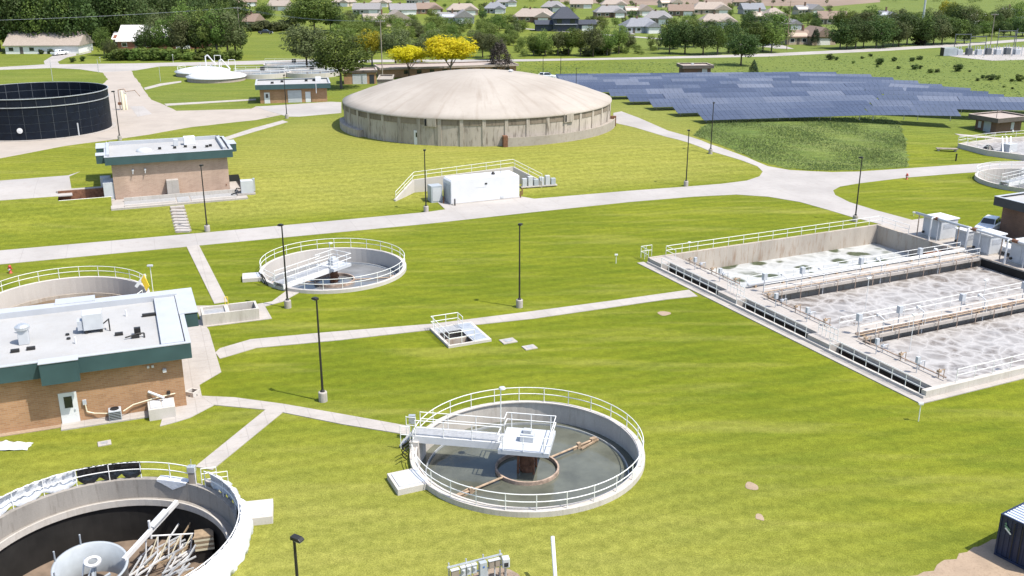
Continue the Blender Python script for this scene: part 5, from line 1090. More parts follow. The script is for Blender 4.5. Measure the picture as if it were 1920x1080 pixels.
# ================= FOREGROUND FITTINGS =================
def rack():
    a, b_ = gz(842, 1062, 1.55), gz(938, 1038, 1.55); rz = math.atan2(b_.y-a.y, b_.x-a.x); L = (b_-a).length
    t = thing('electrical_rack', 'row of grey meter boxes on a steel strut rack beside the white pole', 'electrical rack', (a.x, a.y, 0), rz)
    MB().beam((-.1, 0, 1.5), (L+.1, 0, 1.5), .09, .07).obj('top_strut', 'galvanized', t); MB().beam((-.1, 0, .85), (L+.1, 0, .85), .09, .06).obj('lower_strut', 'galvanized', t)
    for k in range(4): MB().beam((L*k/3, .05, -.2), (L*k/3, .05, 1.72), .07, .07).obj('upright', 'galvanized', t)
    for x, w_, h, z in ((.25, .42, .62, .75), (.68, .24, .5, .9), (.98, .24, .5, .9), (1.28, .24, .5, .9), (2.2, .3, .42, .95), (2.52, .26, .42, .95)):
        x = x*L/2.75; o = MB().box(x-w_/2, x+w_/2, -.22, -.05, z, z+h).obj('meter_box', 'grey_wood' if w_ > .25 else 'grey_equipment', t, bev=.02); MB().box(x-w_/2-.02, x+w_/2+.02, -.25, -.03, z+h, z+h+.03).obj('hood', 'light_equipment', o)
        if w_ < .25: MB().lathe([(.07, 0), (.07, .08), (0, .09)], 12).obj('dial', 'light_equipment', o).location = (x, -.24, z+.3)
    for x in (.45, .8, 1.1, 2.0, 2.4): MB().bar((x*L/2.75, -.1, 0), (x*L/2.75, -.1, .95), .04).obj('conduit', 'light_equipment', t)
    c = thing('breaker_cabinet', 'tall pale blue grey cabinet in the middle of the strut rack', 'cabinet', t.matrix_basis @ Vector((L*.62, -.2, 0)), rz); MB().box(-.2, .2, -.16, .1, 0, 1.5).obj('cabinet', 'blue_grey_paint', c, bev=.02); MB().box(-.05, .05, -.175, -.161, 1.2, 1.3).obj('mark', 'blue_mark', c)
    p = gz(948, 1048, 1.3); m = thing('meter_pedestal', 'pale box with a dark glass front at the end of the strut rack', 'meter box', (p.x, p.y, 0), rz-.2); MB().bar((0, .05, -.1), (0, .05, .9), .06).obj('stem', 'galvanized', m); MB().box(-.2, .2, -.18, .22, .85, 1.4).obj('box', 'light_equipment', m, bev=.05); MB().box(-.11, .11, -.2, -.181, .95, 1.18).obj('screen', 'window_glass', m)
    o = sheet('rubble_patch', smoothpoly(px([(850, 1120), (880, 1080), (930, 1062), (965, 1070), (985, 1090), (990, 1130), (900, 1160)])), .02, 'rubble_soil', .3, wob=.05, skirt=.03); struct(o)
    b = MB()
    for k in range(160):
        q = g(rnd.uniform(868, 975), rnd.uniform(1075, 1130)); s = rnd.uniform(.04, .13); b.box(q.x-s, q.x+s, q.y-s*.8, q.y+s*.8, -.02, s*.9, rz=rnd.uniform(0, 3))
    tag(stuff(b.obj('rubble', 'rubble_soil', None)), 'loose brown rubble at the foot of the strut rack', 'rubble')
rack()
def whitepole():
    a = gz(1036, 1006, 2.6); b_ = g(1047, 1165)
    tag(MB().bar((b_.x, b_.y, -.2), (a.x, a.y, 2.6), .105, 12).obj('white_post', 'white_paint', None, True), 'thick white leaning post on the lawn beside the strut rack', 'post')
whitepole()
def container():
    a, b_ = gz(1877, 962, 2.6), gz(1921, 983, 2.6); rz = math.atan2(b_.y-a.y, b_.x-a.x); L, W, H = 2.44, 6.06, 2.55
    t = thing('shipping_container', 'dark blue shipping container with a pale ribbed roof on bare dirt', 'container', (a.x, a.y, .03), rz)
    b = MB()
    n = 16
    for k in range(n):
        x0 = .1+(L-.2)*k/n; x1 = .1+(L-.2)*(k+1)/n; d = .03 if k % 2 else .06
        b.box(x0, x1, d, d+.04, .15, H-.1)
    MB().box(0, L, .1, W, .12, H-.08).obj('body', 'container_blue', t); b.obj('end_corrugation', 'container_blue', t)
    b = MB()
    for k in range(30): y0 = .1+(W-.2)*k/30; b.box(-.02 if k % 2 else .01, .06, y0, y0+(W-.2)/30, .15, H-.1)
    b.obj('side_corrugation', 'container_blue', t)
    b = MB()
    for x in (0, L-.1):
        b.box(x, x+.1, 0, .1, 0, H); b.box(x, x+.1, W-.1, W, 0, H); b.box(x, x+.1, .1, W-.1, H-.09, H); b.box(x, x+.1, .1, W-.1, 0, .14)
    b.box(.1, L-.1, 0, .1, H-.09, H); b.box(.1, L-.1, 0, .1, 0, .14); b.obj('frame', 'container_blue', t)
    b = MB()
    for k in range(22): y0 = .1+(W-.2)*k/22; b.box(.1, L-.1, y0+.02, y0+(W-.2)/22*.7, H-.07, H-.02)
    b.obj('roof_ribs', 'container_roof', t); MB().box(.1, L-.1, .1, W-.1, H-.085, H-.075).obj('roof', 'container_roof', t)
    for x in (L*.5-.35, L*.5+.1): MB().bar((x, -.03, .2), (x, -.03, H-.2), .025).obj('lock_rod', 'dark_metal', t)
    lg = MB(); lg.add([(.3, -.012, 1.95), (.62, -.012, 1.78), (.66, -.012, 1.86), (.36, -.012, 2.05)], [(0, 1, 2, 3)]); lg.add([(.28, -.012, 2.1), (.42, -.012, 2.05), (.4, -.012, 2.2)], [(0, 1, 2)]); lg.obj('emblem', 'logo_green', t)
    lg = MB(); lg.add([(.34, -.014, 1.82), (.70, -.014, 1.58), (.74, -.014, 1.66), (.4, -.014, 1.9)], [(0, 1, 2, 3)]); lg.obj('emblem', 'logo_white', t)
container()
def hydrant(u, v, lab):
    t = thing('fire_hydrant', lab, 'hydrant', g(u, v)); MB().lathe([(.2, 0), (.2, .06), (.12, .08), (.12, .62), (.17, .66), (.17, .72), (.1, .84), (0, .9)], 14).obj('barrel', 'red_paint', t, True)
    for s in (-1, 1): MB().bar((s*.1, 0, .5), (s*.24, 0, .5), .07, 10).obj('outlet', 'red_paint', t)
    MB().bar((0, -.1, .42), (0, -.26, .42), .09, 10).obj('pumper_outlet', 'light_equipment', t)
hydrant(20, 512, 'red fire hydrant on the grass strip beside the tank behind the brick building'); hydrant(1700, 336, 'red fire hydrant on the verge of the east road')
for u, v, lab, h in ((1155, 494, 'small white marker stake on the open lawn', .9), (1292, 470, 'white light on a short post behind the far aeration basin', .9), (1713, 405, 'small white marker on the grass beside the basin road', .4), (1722, 790, 'thin pale stake at the corner of the aeration basins', 1.3), (188, 116, 'white mailbox post beside the county road', 1.2), (325, 118, 'thin white post at the county road verge', 2.2)):
    p = g(u, v); t = thing('marker_stake', lab, 'marker', p); MB().bar((0, 0, 0), (0, 0, h), .035).obj('stake', 'rail_metal', t); MB().box(-.16, .16, -.1, .1, h, h+.14).obj('cap', 'white_paint', t)
# ================= SUBSTATION =================
def substation():
    t = thing('substation', 'electrical substation of steel gantries and transformers on a pale pad', 'substation', g(1845, 105), R(5))
    for x in (-5, 0, 9, 15):
        for y in (0, 9):
            MB().beam((x, y, 0), (x, y, 6.0 if x < 5 else 7.5), .16, .16).obj('gantry_post', 'seam_grey', t)
    for z in (4.0, 5.8):
        for y in (0, 9): MB().beam((-5, y, z), (0, y, z), .14, .2).obj('gantry_beam', 'seam_grey', t); MB().beam((9, y, z+1), (15, y, z+1), .14, .2).obj('gantry_beam', 'seam_grey', t)
    for k in range(7):
        x = -6+3.1*k; o = MB().box(x-.8, x+.8, 3, 4.6, 0, 1.6+.4*(k % 2)).obj('transformer', 'seam_grey' if k % 2 else 'grey_equipment', t, bev=.05)
        for s in (-.4, .4): MB().lathe([(.12, 0), (.16, .2), (.1, .25), (.16, .5), (.1, .55), (.14, .9), (0, .95)], 8).obj('bushing', 'light_equipment', o).location = (x+s, 3.8, 1.6+.4*(k % 2))
    for k in range(6): MB().bar((-4+3*k, -1.5, 0), (-4+3*k, -1.5, 3.2), .1).obj('switch_post', 'grey_equipment', t)
    b = thing('equipment_box', 'dark blue grey box at the tip of the substation pad', 'box', g(1778, 104.5), R(4)); MB().box(-2.2, 2.2, -1, 1, 0, 2.4).obj('body', 'blue_grey_paint', b, bev=.05); MB().box(-2.23, -2.0, -1.02, 1.02, 0, 2.45).obj('end_panel', 'dark_metal', b)
substation()
# ================= HOUSES =================
for n_, c_ in (('siding_beige', (.50, .43, .35)), ('siding_tan', (.40, .32, .25)), ('siding_white', (.68, .68, .66)), ('siding_blue', (.37, .39, .42)), ('siding_brown', (.20, .13, .09)), ('siding_navy', (.035, .042, .06)), ('siding_grey', (.36, .35, .34)), ('barn_red', (.22, .09, .06))): plain(n_, c_, .7, var=.06)
for n_, c_ in (('shingle_tan', (.31, .26, .22)), ('shingle_grey', (.23, .22, .22)), ('shingle_brown', (.22, .16, .125)), ('shingle_blue', (.20, .205, .225)), ('shingle_black', (.05, .055, .07)), ('roof_white', (.66, .64, .62))): plain(n_, c_, .85, var=.16, sc=2.5)
def gable(b, x0, x1, y0, y1, z, rise, ov=.5, hip=0, axis='x'):
    if axis == 'y':
        q = MB(); gable(q, y0, y1, -x1, -x0, z, rise, ov, hip); b.add([(-y, x, zz) for x, y, zz in q.v], q.f); return
    ym = (y0+y1)/2; X0, X1, Y0, Y1 = x0-ov, x1+ov, y0-ov, y1+ov; e = -ov*rise/((y1-y0)/2); hp = hip*(y1-y0)/2
    b.add([(X0, Y0, z+e), (X1, Y0, z+e), (X1, Y1, z+e), (X0, Y1, z+e), (X0+hp, ym, z+rise), (X1-hp, ym, z+rise), (X0, Y0, z+e-.18), (X1, Y0, z+e-.18), (X1, Y1, z+e-.18), (X0, Y1, z+e-.18)], [(0, 1, 5, 4), (2, 3, 4, 5), (1, 2, 5), (3, 0, 4), (0, 6, 7, 1), (1, 7, 8, 2), (2, 8, 9, 3), (3, 9, 6, 0), (9, 8, 7, 6)])
def gwall(b, x0, x1, y0, y1, z, rise, axis='x', hip=0):
    b.box(x0, x1, y0, y1, -.5, z)
    if hip: return
    if axis == 'x': ym = (y0+y1)/2; b.add([(x0, y0, z), (x0, y1, z), (x0, ym, z+rise*.98), (x1, y0, z), (x1, y1, z), (x1, ym, z+rise*.98)], [(0, 1, 2), (5, 4, 3), (0, 2, 5, 3), (1, 4, 5, 2)])
    else: xm = (x0+x1)/2; b.add([(x0, y0, z), (x1, y0, z), (xm, y0, z+rise*.98), (x0, y1, z), (x1, y1, z), (xm, y1, z+rise*.98)], [(0, 1, 2), (5, 4, 3), (0, 2, 5, 3), (1, 4, 5, 2)])
def house(u, v, wpx, wall, roof, lab, kind=0, rz=None, group='houses of the subdivision'):
    p = g(u, v); Wd = wpx*mpp(p); rz = R(rnd.uniform(-14, 14)) if rz is None else R(rz)
    t = thing('house', lab, 'house', p, rz, group)
    L = Wd*1.02; D = max(9.5, L*.56); h = 2.9; rise = D*.29
    wb, rb = MB(), MB()
    if kind == 0:      # hip roof with a projecting garage gable
        gwall(wb, -L/2, L/2, 0, D, h, rise, hip=1); gable(rb, -L/2, L/2, 0, D, h, rise, hip=.8)
        gw = L*.4; x0 = L*.5-gw-L*.05; gwall(wb, x0, x0+gw, -D*.35, D*.3, h-.01, gw*.26, 'y'); gable(rb, x0, x0+gw, -D*.35, D*.45, h+.01, gw*.26, axis='y'); gy = -D*.35; gx = x0+gw/2
    elif kind == 1:    # long gable
        gwall(wb, -L/2, L/2, 0, D, h, rise); gable(rb, -L/2, L/2, 0, D, h, rise); gx = L*.28; gy = 0
    elif kind == 2:    # gable end to the viewer plus side wing
        gwall(wb, -L*.05, L/2, -D*.2, D, h+.3, L*.17, 'y'); gable(rb, -L*.05, L/2, -D*.2, D, h+.3, L*.17, axis='y'); gwall(wb, -L/2, -L*.05, D*.15, D*.9, h, D*.2); gable(rb, -L/2, 0, D*.15, D*.9, h-.02, D*.2); gx = L*.22; gy = -D*.2
    else:              # two storey centre with low wings
        gwall(wb, -L*.22, L*.2, 0, D*.8, h*1.9, rise, hip=1); gable(rb, -L*.22, L*.2, 0, D*.8, h*1.9, rise, hip=.8); gwall(wb, -L/2, -L*.22, D*.1, D*.7, h, 1.2); gable(rb, -L/2, -L*.22, D*.1, D*.7, h, 1.3); gwall(wb, L*.2, L/2, D*.1, D*.75, h, 1.2); gable(rb, L*.2, L/2, D*.1, D*.75, h, 1.4); gx = L*.36; gy = D*.1
    wb.obj('wall', wall, t); r_ = rb.obj('roof', roof, t); MB().box(-L*.12, -L*.12+.7, D*.45, D*.45+.7, h, h+rise+.7).obj('chimney', 'brick_dark', r_)
    gd = MB().box(gx-2.3, gx+2.3, gy-.06, gy+.02, 0, 2.2).obj('garage_door', 'siding_white', t)
    fy = 0 if kind < 2 else D*.15
    xs = (-L*.42, -L*.28, -L*.14) if kind != 3 else (-L*.14, 0, L*.12)
    for i, x in enumerate(xs):
        if i == 1: MB().box(x-.5, x+.5, fy-.06, fy+.02, 0, 2.1).obj('door', 'brown_fascia', t)
        else:
            w_ = MB().box(x-.85, x+.85, fy-.05, fy+.02, .8, 2.1).obj('window', 'siding_white', t); MB().box(x-.7, x+.7, fy-.07, fy-.052, .92, 1.98).obj('pane', 'window_glass', w_)
    if kind == 3:
        MB().box(-L*.2, L*.18, -.9, -.01, h*.95, h*1.0).obj('balcony', 'grey_equipment', t)
        for x in (-L*.12, L*.1): MB().box(x-1, x+1, -.05, .02, h*1.1, h*1.7).obj('window', 'window_glass', t)
HS = [(519, 20, 36, 'siding_beige', 'shingle_tan', 1, 'beige house at the left end of the subdivision beyond the county road'), (686, 27, 48, 'siding_grey', 'shingle_grey', 1, 'grey house behind the young light trees'), (728, 49, 84, 'siding_beige', 'shingle_tan', 2, 'wide beige house with tan gables above the yellow trees'), (757, 28, 46, 'siding_white', 'shingle_grey', 1, 'white house just behind the wide beige house'), (712, 13, 34, 'siding_beige', 'shingle_tan', 0, 'beige hip roofed house far behind the wide beige house'), (802, 26, 56, 'siding_brown', 'shingle_brown', 0, 'brown house beside the wide beige house'), (868, 28, 56, 'siding_tan', 'shingle_tan', 0, 'tan house behind the grey roofed pale blue house'), (856, 44, 64, 'siding_blue', 'shingle_grey', 2, 'pale blue gabled house with grey roof on the open lawn'), (927, 25, 38, 'siding_blue', 'shingle_blue', 0, 'slate blue house near the lone round tree'),
      (1000, 42, 76, 'siding_brown', 'shingle_tan', 0, 'brown house with a broad tan roof left of the black house'), (1062, 59, 110, 'siding_navy', 'shingle_black', 3, 'black two storey house with low wings behind the tree row'), (1146, 33, 54, 'siding_brown', 'shingle_grey', 0, 'dark brick house with a grey hip roof beyond the black house'), (1152, 17, 46, 'siding_beige', 'shingle_tan', 0, 'beige house behind the dark brick house'), (1206, 62, 64, 'siding_blue', 'shingle_blue', 0, 'light blue house with a slate roof at the gap in the tree row'), (1200, 30, 48, 'siding_beige', 'shingle_tan', 2, 'beige gabled house up the slope from the light blue house'), (1232, 45, 50, 'siding_tan', 'shingle_grey', 0, 'tan house close behind the light blue house'), (1277, 30, 44, 'siding_brown', 'shingle_brown', 1, 'brown ranch house before the ploughed field'), (1335, 27, 70, 'siding_tan', 'shingle_tan', 0, 'long tan house in front of the ploughed field'), (1348, 52, 64, 'siding_white', 'shingle_tan', 0, 'white walled house behind the dark tree cluster'), (1414, 27, 40, 'siding_blue', 'shingle_blue', 1, 'blue ranch house among the trees'), (1432, 42, 34, 'siding_beige', 'shingle_tan', 2, 'small beige gabled house among the trees'),
      (1455, 38, 34, 'siding_tan', 'shingle_tan', 0, 'small tan hip roofed house beside the brown utility pole'), (1520, 28, 44, 'siding_beige', 'shingle_grey', 2, 'beige house with grey gables above the brown roofed house'), (1562, 46, 50, 'siding_tan', 'shingle_brown', 1, 'low tan house with a brown roof beside the tall trees'), (1522, 84, 84, 'siding_tan', 'shingle_brown', 2, 'large brown roofed gabled house at the county road corner'), (1482, 58, 34, 'siding_grey', 'shingle_grey', 2, 'small grey gabled house behind the corner house'), (1666, 40, 26, 'siding_blue', 'shingle_blue', 2, 'small blue gable showing among the trees'), (1842, 52, 30, 'siding_white', 'roof_white', 1, 'white house behind the substation'), (1902, 34, 28, 'siding_white', 'shingle_grey', 2, 'white gable house at the far right edge of the trees'),
      (1035, 22, 40, 'siding_grey', 'shingle_grey', 0, 'grey house behind the broad tan roof'), (1090, 16, 40, 'siding_tan', 'shingle_tan', 1, 'tan ranch house at the back of the subdivision'), (1395, 12, 40, 'siding_tan', 'shingle_brown', 0, 'brown roofed house beside the ploughed field'), (1260, 14, 36, 'siding_beige', 'shingle_tan', 2, 'small beige house on the back row'), (950, 12, 36, 'siding_white', 'shingle_grey', 0, 'white house behind the slate blue house'), (780, 8, 36, 'siding_grey', 'shingle_grey', 1, 'grey ranch house on the back row'), (640, 12, 36, 'siding_beige', 'shingle_tan', 0, 'beige house peeping over the tree tops'), (460, 12, 40, 'siding_tan', 'shingle_brown', 1, 'tan house between the forest and the big tree'), (465, 52, 26, 'siding_brown', 'shingle_brown', 1, 'small brown cottage beside the forest edge')]
for h in HS: house(h[0], h[1], h[2], h[3], h[4], h[6], h[5])
house(80, 101, 132, 'siding_white', 'shingle_tan', 'long white ranch house with tan roof at the forest edge', 1, 3, 'houses at the forest edge')
house(300, 92, 150, 'barn_red', 'roof_white', 'red farmhouse with a white roof behind the tree belt', 1, 4, 'houses at the forest edge')
house(232, 89, 40, 'barn_red', 'roof_white', 'small red outbuilding with a white roof beside the farmhouse', 2, 4, 'houses at the forest edge')
for u, v, w_ in ((1120, 40, 26), (830, 36, 26), (1300, 42, 26), (1180, 62, 14), (1240, 33, 20), (1500, 62, 18), (1460, 88, 34)):
    p = g(u, v); k = mpp(p); struct(sheet('house_driveway', [(p.x-w_*k/2, p.y-6), (p.x+w_*k/2, p.y-8), (p.x+w_*k/2, p.y+14), (p.x-w_*k/3, p.y+14)], .05, 'road_concrete', 6))
struct(sheet('subdivision_road', px([(960, 53), (1200, 71), (1480, 92), (1480, 89), (1200, 69), (960, 51.5)]), .04, 'road_concrete', 8, skirt=0))
# ================= TREES =================
def crown_mesh(seed, n_blob, leaves, size, shape='round', fill=1.0):
    """unit crown: about 1 wide and 1 tall, base at z=0"""
    r = random.Random(seed); vs = []; fs = []; blobs = []
    for i in range(n_blob):
        while True:
            x, y, z = r.uniform(-1, 1), r.uniform(-1, 1), r.uniform(-1, 1)
            if x*x+y*y+z*z <= 1: break
        if shape == 'cone':
            z = (z+1)/2; f = (1-z)**.85*.5; a = r.uniform(0, 6.28); q = math.sqrt(r.uniform(.25, 1)); c = Vector((f*q*math.cos(a), f*q*math.sin(a), z)); br = .055+.09*(1-z)
        else:
            d = math.sqrt(x*x+y*y+z*z) or 1; k = max(d, .55)/d*.37; c = Vector((x*k, y*k, .5+z*k*(1.1 if z > 0 else .95))); br = r.uniform(.10, .2)
            if shape == 'flat': c.z = .62+z*k*.7
        blobs.append((c, br))
    per = leaves//n_blob
    for c, br in blobs:
        for j in range(per):
            v = Vector((r.gauss(0, 1), r.gauss(0, 1), r.gauss(0, 1))).normalized(); p = c+v*br*(r.uniform(.45, 1.0)**.5)*Vector((1, 1, .8)).length/1.62
            if shape == 'cone': nrm = (Vector((v.x, v.y, .5))).normalized()
            else: nrm = (v+Vector((r.gauss(0, .55), r.gauss(0, .55), r.gauss(0, .55)+.35))).normalized()
            u = nrm.orthogonal().normalized(); w_ = nrm.cross(u); a = r.uniform(0, 6.28); u, w_ = u*math.cos(a)+w_*math.sin(a), w_*math.cos(a)-u*math.sin(a)
            s = size*r.uniform(.6, 1.35); k = len(vs)
            vs += [tuple(p-u*s), tuple(p+w_*s*.6), tuple(p+u*s), tuple(p-w_*s*.6)]; fs.append((k, k+1, k+2, k+3))
    me = bpy.data.meshes.new('crown'); me.from_pydata(vs, [], fs); return me
def trunk_mesh(seed, split=True, h=.45):
    r = random.Random(seed); b = MB(); b.bar((0, 0, -.02), (0, 0, h*.6), .028, 7, .02)
    top = Vector((0, 0, h*.6))
    for k in range(5 if split else 1):
        a = k*1.3+r.uniform(0, .5); e = top+Vector((math.cos(a)*r.uniform(.1, .24), math.sin(a)*r.uniform(.1, .24), r.uniform(.15, .34))) if split else Vector((0, 0, .93))
        b.bar(top, e, .016, 5, .006)
        if split:
            for q in range(2): b.bar(top.lerp(e, .6), e+Vector((r.uniform(-.12, .12), r.uniform(-.12, .12), r.uniform(.02, .12))), .008, 4, .003)
    return b.mesh('trunk')
CR = [crown_mesh(10+i, 46, 5200, .021) for i in range(5)]; CRL = [crown_mesh(30+i, 34, 2000, .026) for i in range(3)]
CRF = [crown_mesh(50+i, 64, 8200, .024, 'flat') for i in range(2)]; CRC = [crown_mesh(60+i, 130, 4200, .02, 'cone') for i in range(2)]; BUSH = [crown_mesh(70+i, 22, 1300, .045) for i in range(3)]
TRK = [trunk_mesh(i) for i in range(3)]; TRKC = trunk_mesh(9, False)
TREEN = 0
LCOL = {'leaf_green': 'mid green', 'leaf_dark': 'dark green', 'leaf_light': 'pale green', 'leaf_olive': 'greyish green'}
def tree(u, v, hpx, wr, leafm, lab, grp=None, kind='round', xy=None, hm=None, trunk=.2):
    """foot pixel, height in photo pixels, width to height ratio"""
    global TREEN; TREEN += 1
    p = g(u, v) if xy is None else Vector((xy[0], xy[1], hz(*xy))); H = hm or hpx*mpp(p)*1.02; Wd = H*wr*1.3
    lab = lab.replace('forest tree', LCOL[leafm]+' forest tree', 1) if lab.startswith('forest tree') else lab
    if grp and kind != 'bush' and not lab.startswith(tuple(LCOL.values())): lab = LCOL[leafm]+' '+lab
    if grp and kind == 'bush': lab = ('low ' if H < 1.9 else 'tall ')+LCOL[leafm]+' '+lab.replace('dark ', '')
    nm = {'cone': 'spruce_tree', 'bush': 'shrub'}.get(kind, 'tree')
    t = thing(nm, lab, 'shrub' if kind == 'bush' else 'tree', p, 0, grp); a = rnd.uniform(0, 6.28)
    if kind == 'bush': put('foliage', BUSH[TREEN % 3], leafm, t, (0, 0, -H*.06), a, (Wd, Wd, H*1.05)); return t
    if kind == 'cone': put('crown', CRC[TREEN % 2], leafm, t, (0, 0, H*.04), a, (Wd, Wd, H*.97)); put('trunk', TRKC, 'bark', t, (0, 0, 0), a, (H*.8, H*.8, H)); return t
    cm = CRF[TREEN % 2] if kind == 'flat' else (CRL[TREEN % 3] if kind == 'light' else CR[TREEN % 5])
    put('crown', cm, leafm, t, (0, 0, H*trunk*.85), a, (Wd*rnd.uniform(.95, 1.12), Wd*rnd.uniform(.9, 1.1), H*(1-trunk*.8))); put('trunk', TRK[TREEN % 3], 'bark' if TREEN % 2 else 'grey_bark', t, (0, 0, 0), a, (H*.95, H*.95, H)); return t
def woods(items, name, leafm, lab, thin):
    """a far wood that reads as one mass: many crowns in one object"""
    vs, fs = [], []
    src = [([tuple(v.co) for v in m.vertices], [tuple(f.vertices) for f in m.polygons][::thin]) for m in CRL]
    for i, (u, v, h, wr) in enumerate(items):
        p = g(u, v); H = h*mpp(p); W = H*wr*1.3; k = len(vs); V, F = src[i % 3]; a = rnd.uniform(0, 6.28); ca, sa = math.cos(a), math.sin(a); z = 1.35 if thin > 1 else 1
        vs += [(p.x+(x*ca-y*sa)*W, p.y+(x*sa+y*ca)*W, p.z-H*.05+zz*H) for x, y, zz in V]; fs += [tuple(q+k for q in f) for f in F]
    me = bpy.data.meshes.new(name); me.from_pydata(vs, [], fs); tag(stuff(put(name, me, leafm)), lab, 'woods')
# named trees near the yard
tree(576, 133, 84, .86, 'leaf_olive', 'olive green tree beside the big dark tree at the ring tanks'); tree(640, 166, 104, .95, 'leaf_green', 'big dark green tree beside the small brick building', trunk=.22); tree(600, 131, 78, .7, 'leaf_olive', 'olive green tree just behind the big dark tree')
tree(698, 124, 66, .75, 'leaf_gold', 'golden green tree behind the big dark tree', trunk=.35); tree(767, 146, 58, 1.05, 'leaf_yellow', 'smaller bright yellow tree behind the reservoir', kind='flat', trunk=.3); tree(845, 148, 78, 1.05, 'leaf_yellow', 'larger bright yellow tree behind the reservoir', kind='flat', trunk=.25)
tree(742, 126, 70, .8, 'leaf_olive', 'grey green tree between the golden and yellow trees', trunk=.3); tree(790, 118, 52, .8, 'leaf_olive', 'dull green tree behind the smaller yellow tree'); tree(937, 137, 62, .78, 'leaf_spruce', 'dark purplish spruce beside the larger yellow tree', kind='cone'); tree(925, 112, 48, .8, 'leaf_olive', 'grey green tree behind the purplish spruce')
tree(905, 108, 46, .8, 'leaf_olive', 'grey green tree behind the larger yellow tree')
tree(1412, 145, 32, .58, 'leaf_pine', 'small dark spruce beside the pump house', kind='cone'); tree(1389, 123, 66, .9, 'leaf_dark', 'large dark tree overhanging the county road near the pump house', trunk=.2); tree(929, 55, 28, .8, 'leaf_dark', 'lone round tree on the subdivision lawn', trunk=.15)
tree(590, 62, 76, 1.05, 'leaf_green', 'tall broad tree behind the olive green trees', trunk=.1); tree(560, 56, 52, .9, 'leaf_olive', 'mid sized tree beside the tall broad tree', trunk=.1); tree(497, 44, 38, 1.1, 'leaf_green', 'round tree above the black car', trunk=.12); tree(620, 58, 54, .8, 'leaf_dark', 'dark tree beside the tall broad tree', trunk=.1)
tree(1528, 86, 34, .55, 'leaf_pine', 'dark conical evergreen before the large brown roofed house', kind='cone'); tree(1775, 46, 44, .8, 'leaf_gold', 'yellow green tree among the far trees')
tree(1725, 84, 22, 1.3, 'leaf_spruce', 'reddish shrub under the transmission pole', kind='bush')
# row of trees along the county road
for i, (u, v, h) in enumerate(((1000, 104, 40), (1022, 105, 48), (1046, 104, 46), (1066, 104, 52), (1088, 104, 48), (1112, 106, 58), (1138, 104, 52), (1160, 101, 54), (1177, 98, 38))): tree(u, v, h, rnd.uniform(.62, .85), ('leaf_green', 'leaf_light', 'leaf_olive')[i % 3], 'tree in the planted row before the black house', 'planted row before the black house', trunk=.16)
tree(1220, 94, 28, .62, 'leaf_light', 'slender young tree in the gap of the tree rows', kind='light'); tree(1235, 94, 24, .6, 'leaf_olive', 'thin young tree next to the slender young tree', kind='light')
for i, (u, v, h) in enumerate(((1255, 101, 54), (1262, 92, 58), (1284, 101, 60), (1300, 88, 52), (1318, 103, 58), (1345, 102, 62), (1366, 100, 60), (1290, 74, 34), (1330, 74, 36), (1413, 98, 56), (1430, 96, 62), (1446, 98, 56), (1370, 78, 40), (1455, 84, 60), (1405, 74, 50))): tree(u, v, h, rnd.uniform(.7, .95), ('leaf_dark', 'leaf_green', 'leaf_dark', 'leaf_light')[i % 4], 'tree in the dark cluster beside the county road', 'dark cluster beside the county road', trunk=.12)
for i in range(15): u = 1572+i*16.5+rnd.uniform(-5, 5); tree(u, 93-(u-1572)*.052+rnd.uniform(-2, 1), rnd.uniform(42, 62), rnd.uniform(.75, 1.0), ('leaf_dark', 'leaf_green', 'leaf_dark', 'leaf_olive')[i % 4], 'tree in the thick belt beyond the shrubby meadow', 'thick belt beyond the shrubby meadow', trunk=.06)
for i in range(22): u = 1570+i*16+rnd.uniform(-6, 6); tree(u, 66-(u-1570)*.03+rnd.uniform(-8, 2), rnd.uniform(30, 48), rnd.uniform(.75, 1.0), ('leaf_green', 'leaf_light', 'leaf_dark', 'leaf_olive')[i % 4], 'tree behind the thick belt near the far houses', 'trees behind the thick belt', trunk=.08)
for i in range(10): u = 1815+i*13+rnd.uniform(-4, 4); tree(u, 72+rnd.uniform(-3, 3)-i*.8, rnd.uniform(24, 40), rnd.uniform(.75, 1.0), ('leaf_green', 'leaf_dark')[i % 2], 'tree standing behind the substation', 'trees behind the substation', trunk=.1)
# forest on the left
for i in range(19): u = -14+i*13.6+rnd.uniform(-4, 4); tree(u, 96 if u < 150 else 84+rnd.uniform(-3, 3), rnd.uniform(95, 130) if u < 150 else rnd.uniform(85, 115), rnd.uniform(.5, .68), ('leaf_dark', 'leaf_dark', 'leaf_green')[i % 3], 'forest tree behind the long white ranch house', 'forest behind the ranch house', trunk=.05)
for i in range(18): u = -10+i*15+rnd.uniform(-4, 4); tree(u, 70+rnd.uniform(-3, 3), rnd.uniform(84, 100), rnd.uniform(.5, .68), ('leaf_dark', 'leaf_green', 'leaf_olive')[i % 3], 'tall tree deep in the forest behind the ranch house', 'deep forest trees', trunk=.03)
MASS = []
for i in range(30): MASS.append((-20+i*16+rnd.uniform(-6, 6), 52+rnd.uniform(-8, 5), rnd.uniform(60, 76), rnd.uniform(.6, .8)))
woods(MASS, 'forest_mass', 'leaf_dark', 'dense dark forest closing the view behind the ranch house', 1)
for i, (u, v, h) in enumerate(((196, 104, 50), (208, 108, 34), (272, 108, 62), (292, 106, 56), (322, 107, 74), (343, 108, 80), (368, 107, 84), (388, 108, 92), (408, 108, 94), (428, 107, 88), (442, 104, 78), (352, 90, 88), (415, 88, 86), (300, 88, 70), (375, 84, 84))): tree(u, v, h, rnd.uniform(.52, .72), ('leaf_green', 'leaf_olive', 'leaf_dark', 'leaf_light')[i % 4], 'tree in the belt before the red farmhouse', 'belt before the red farmhouse', trunk=.1)
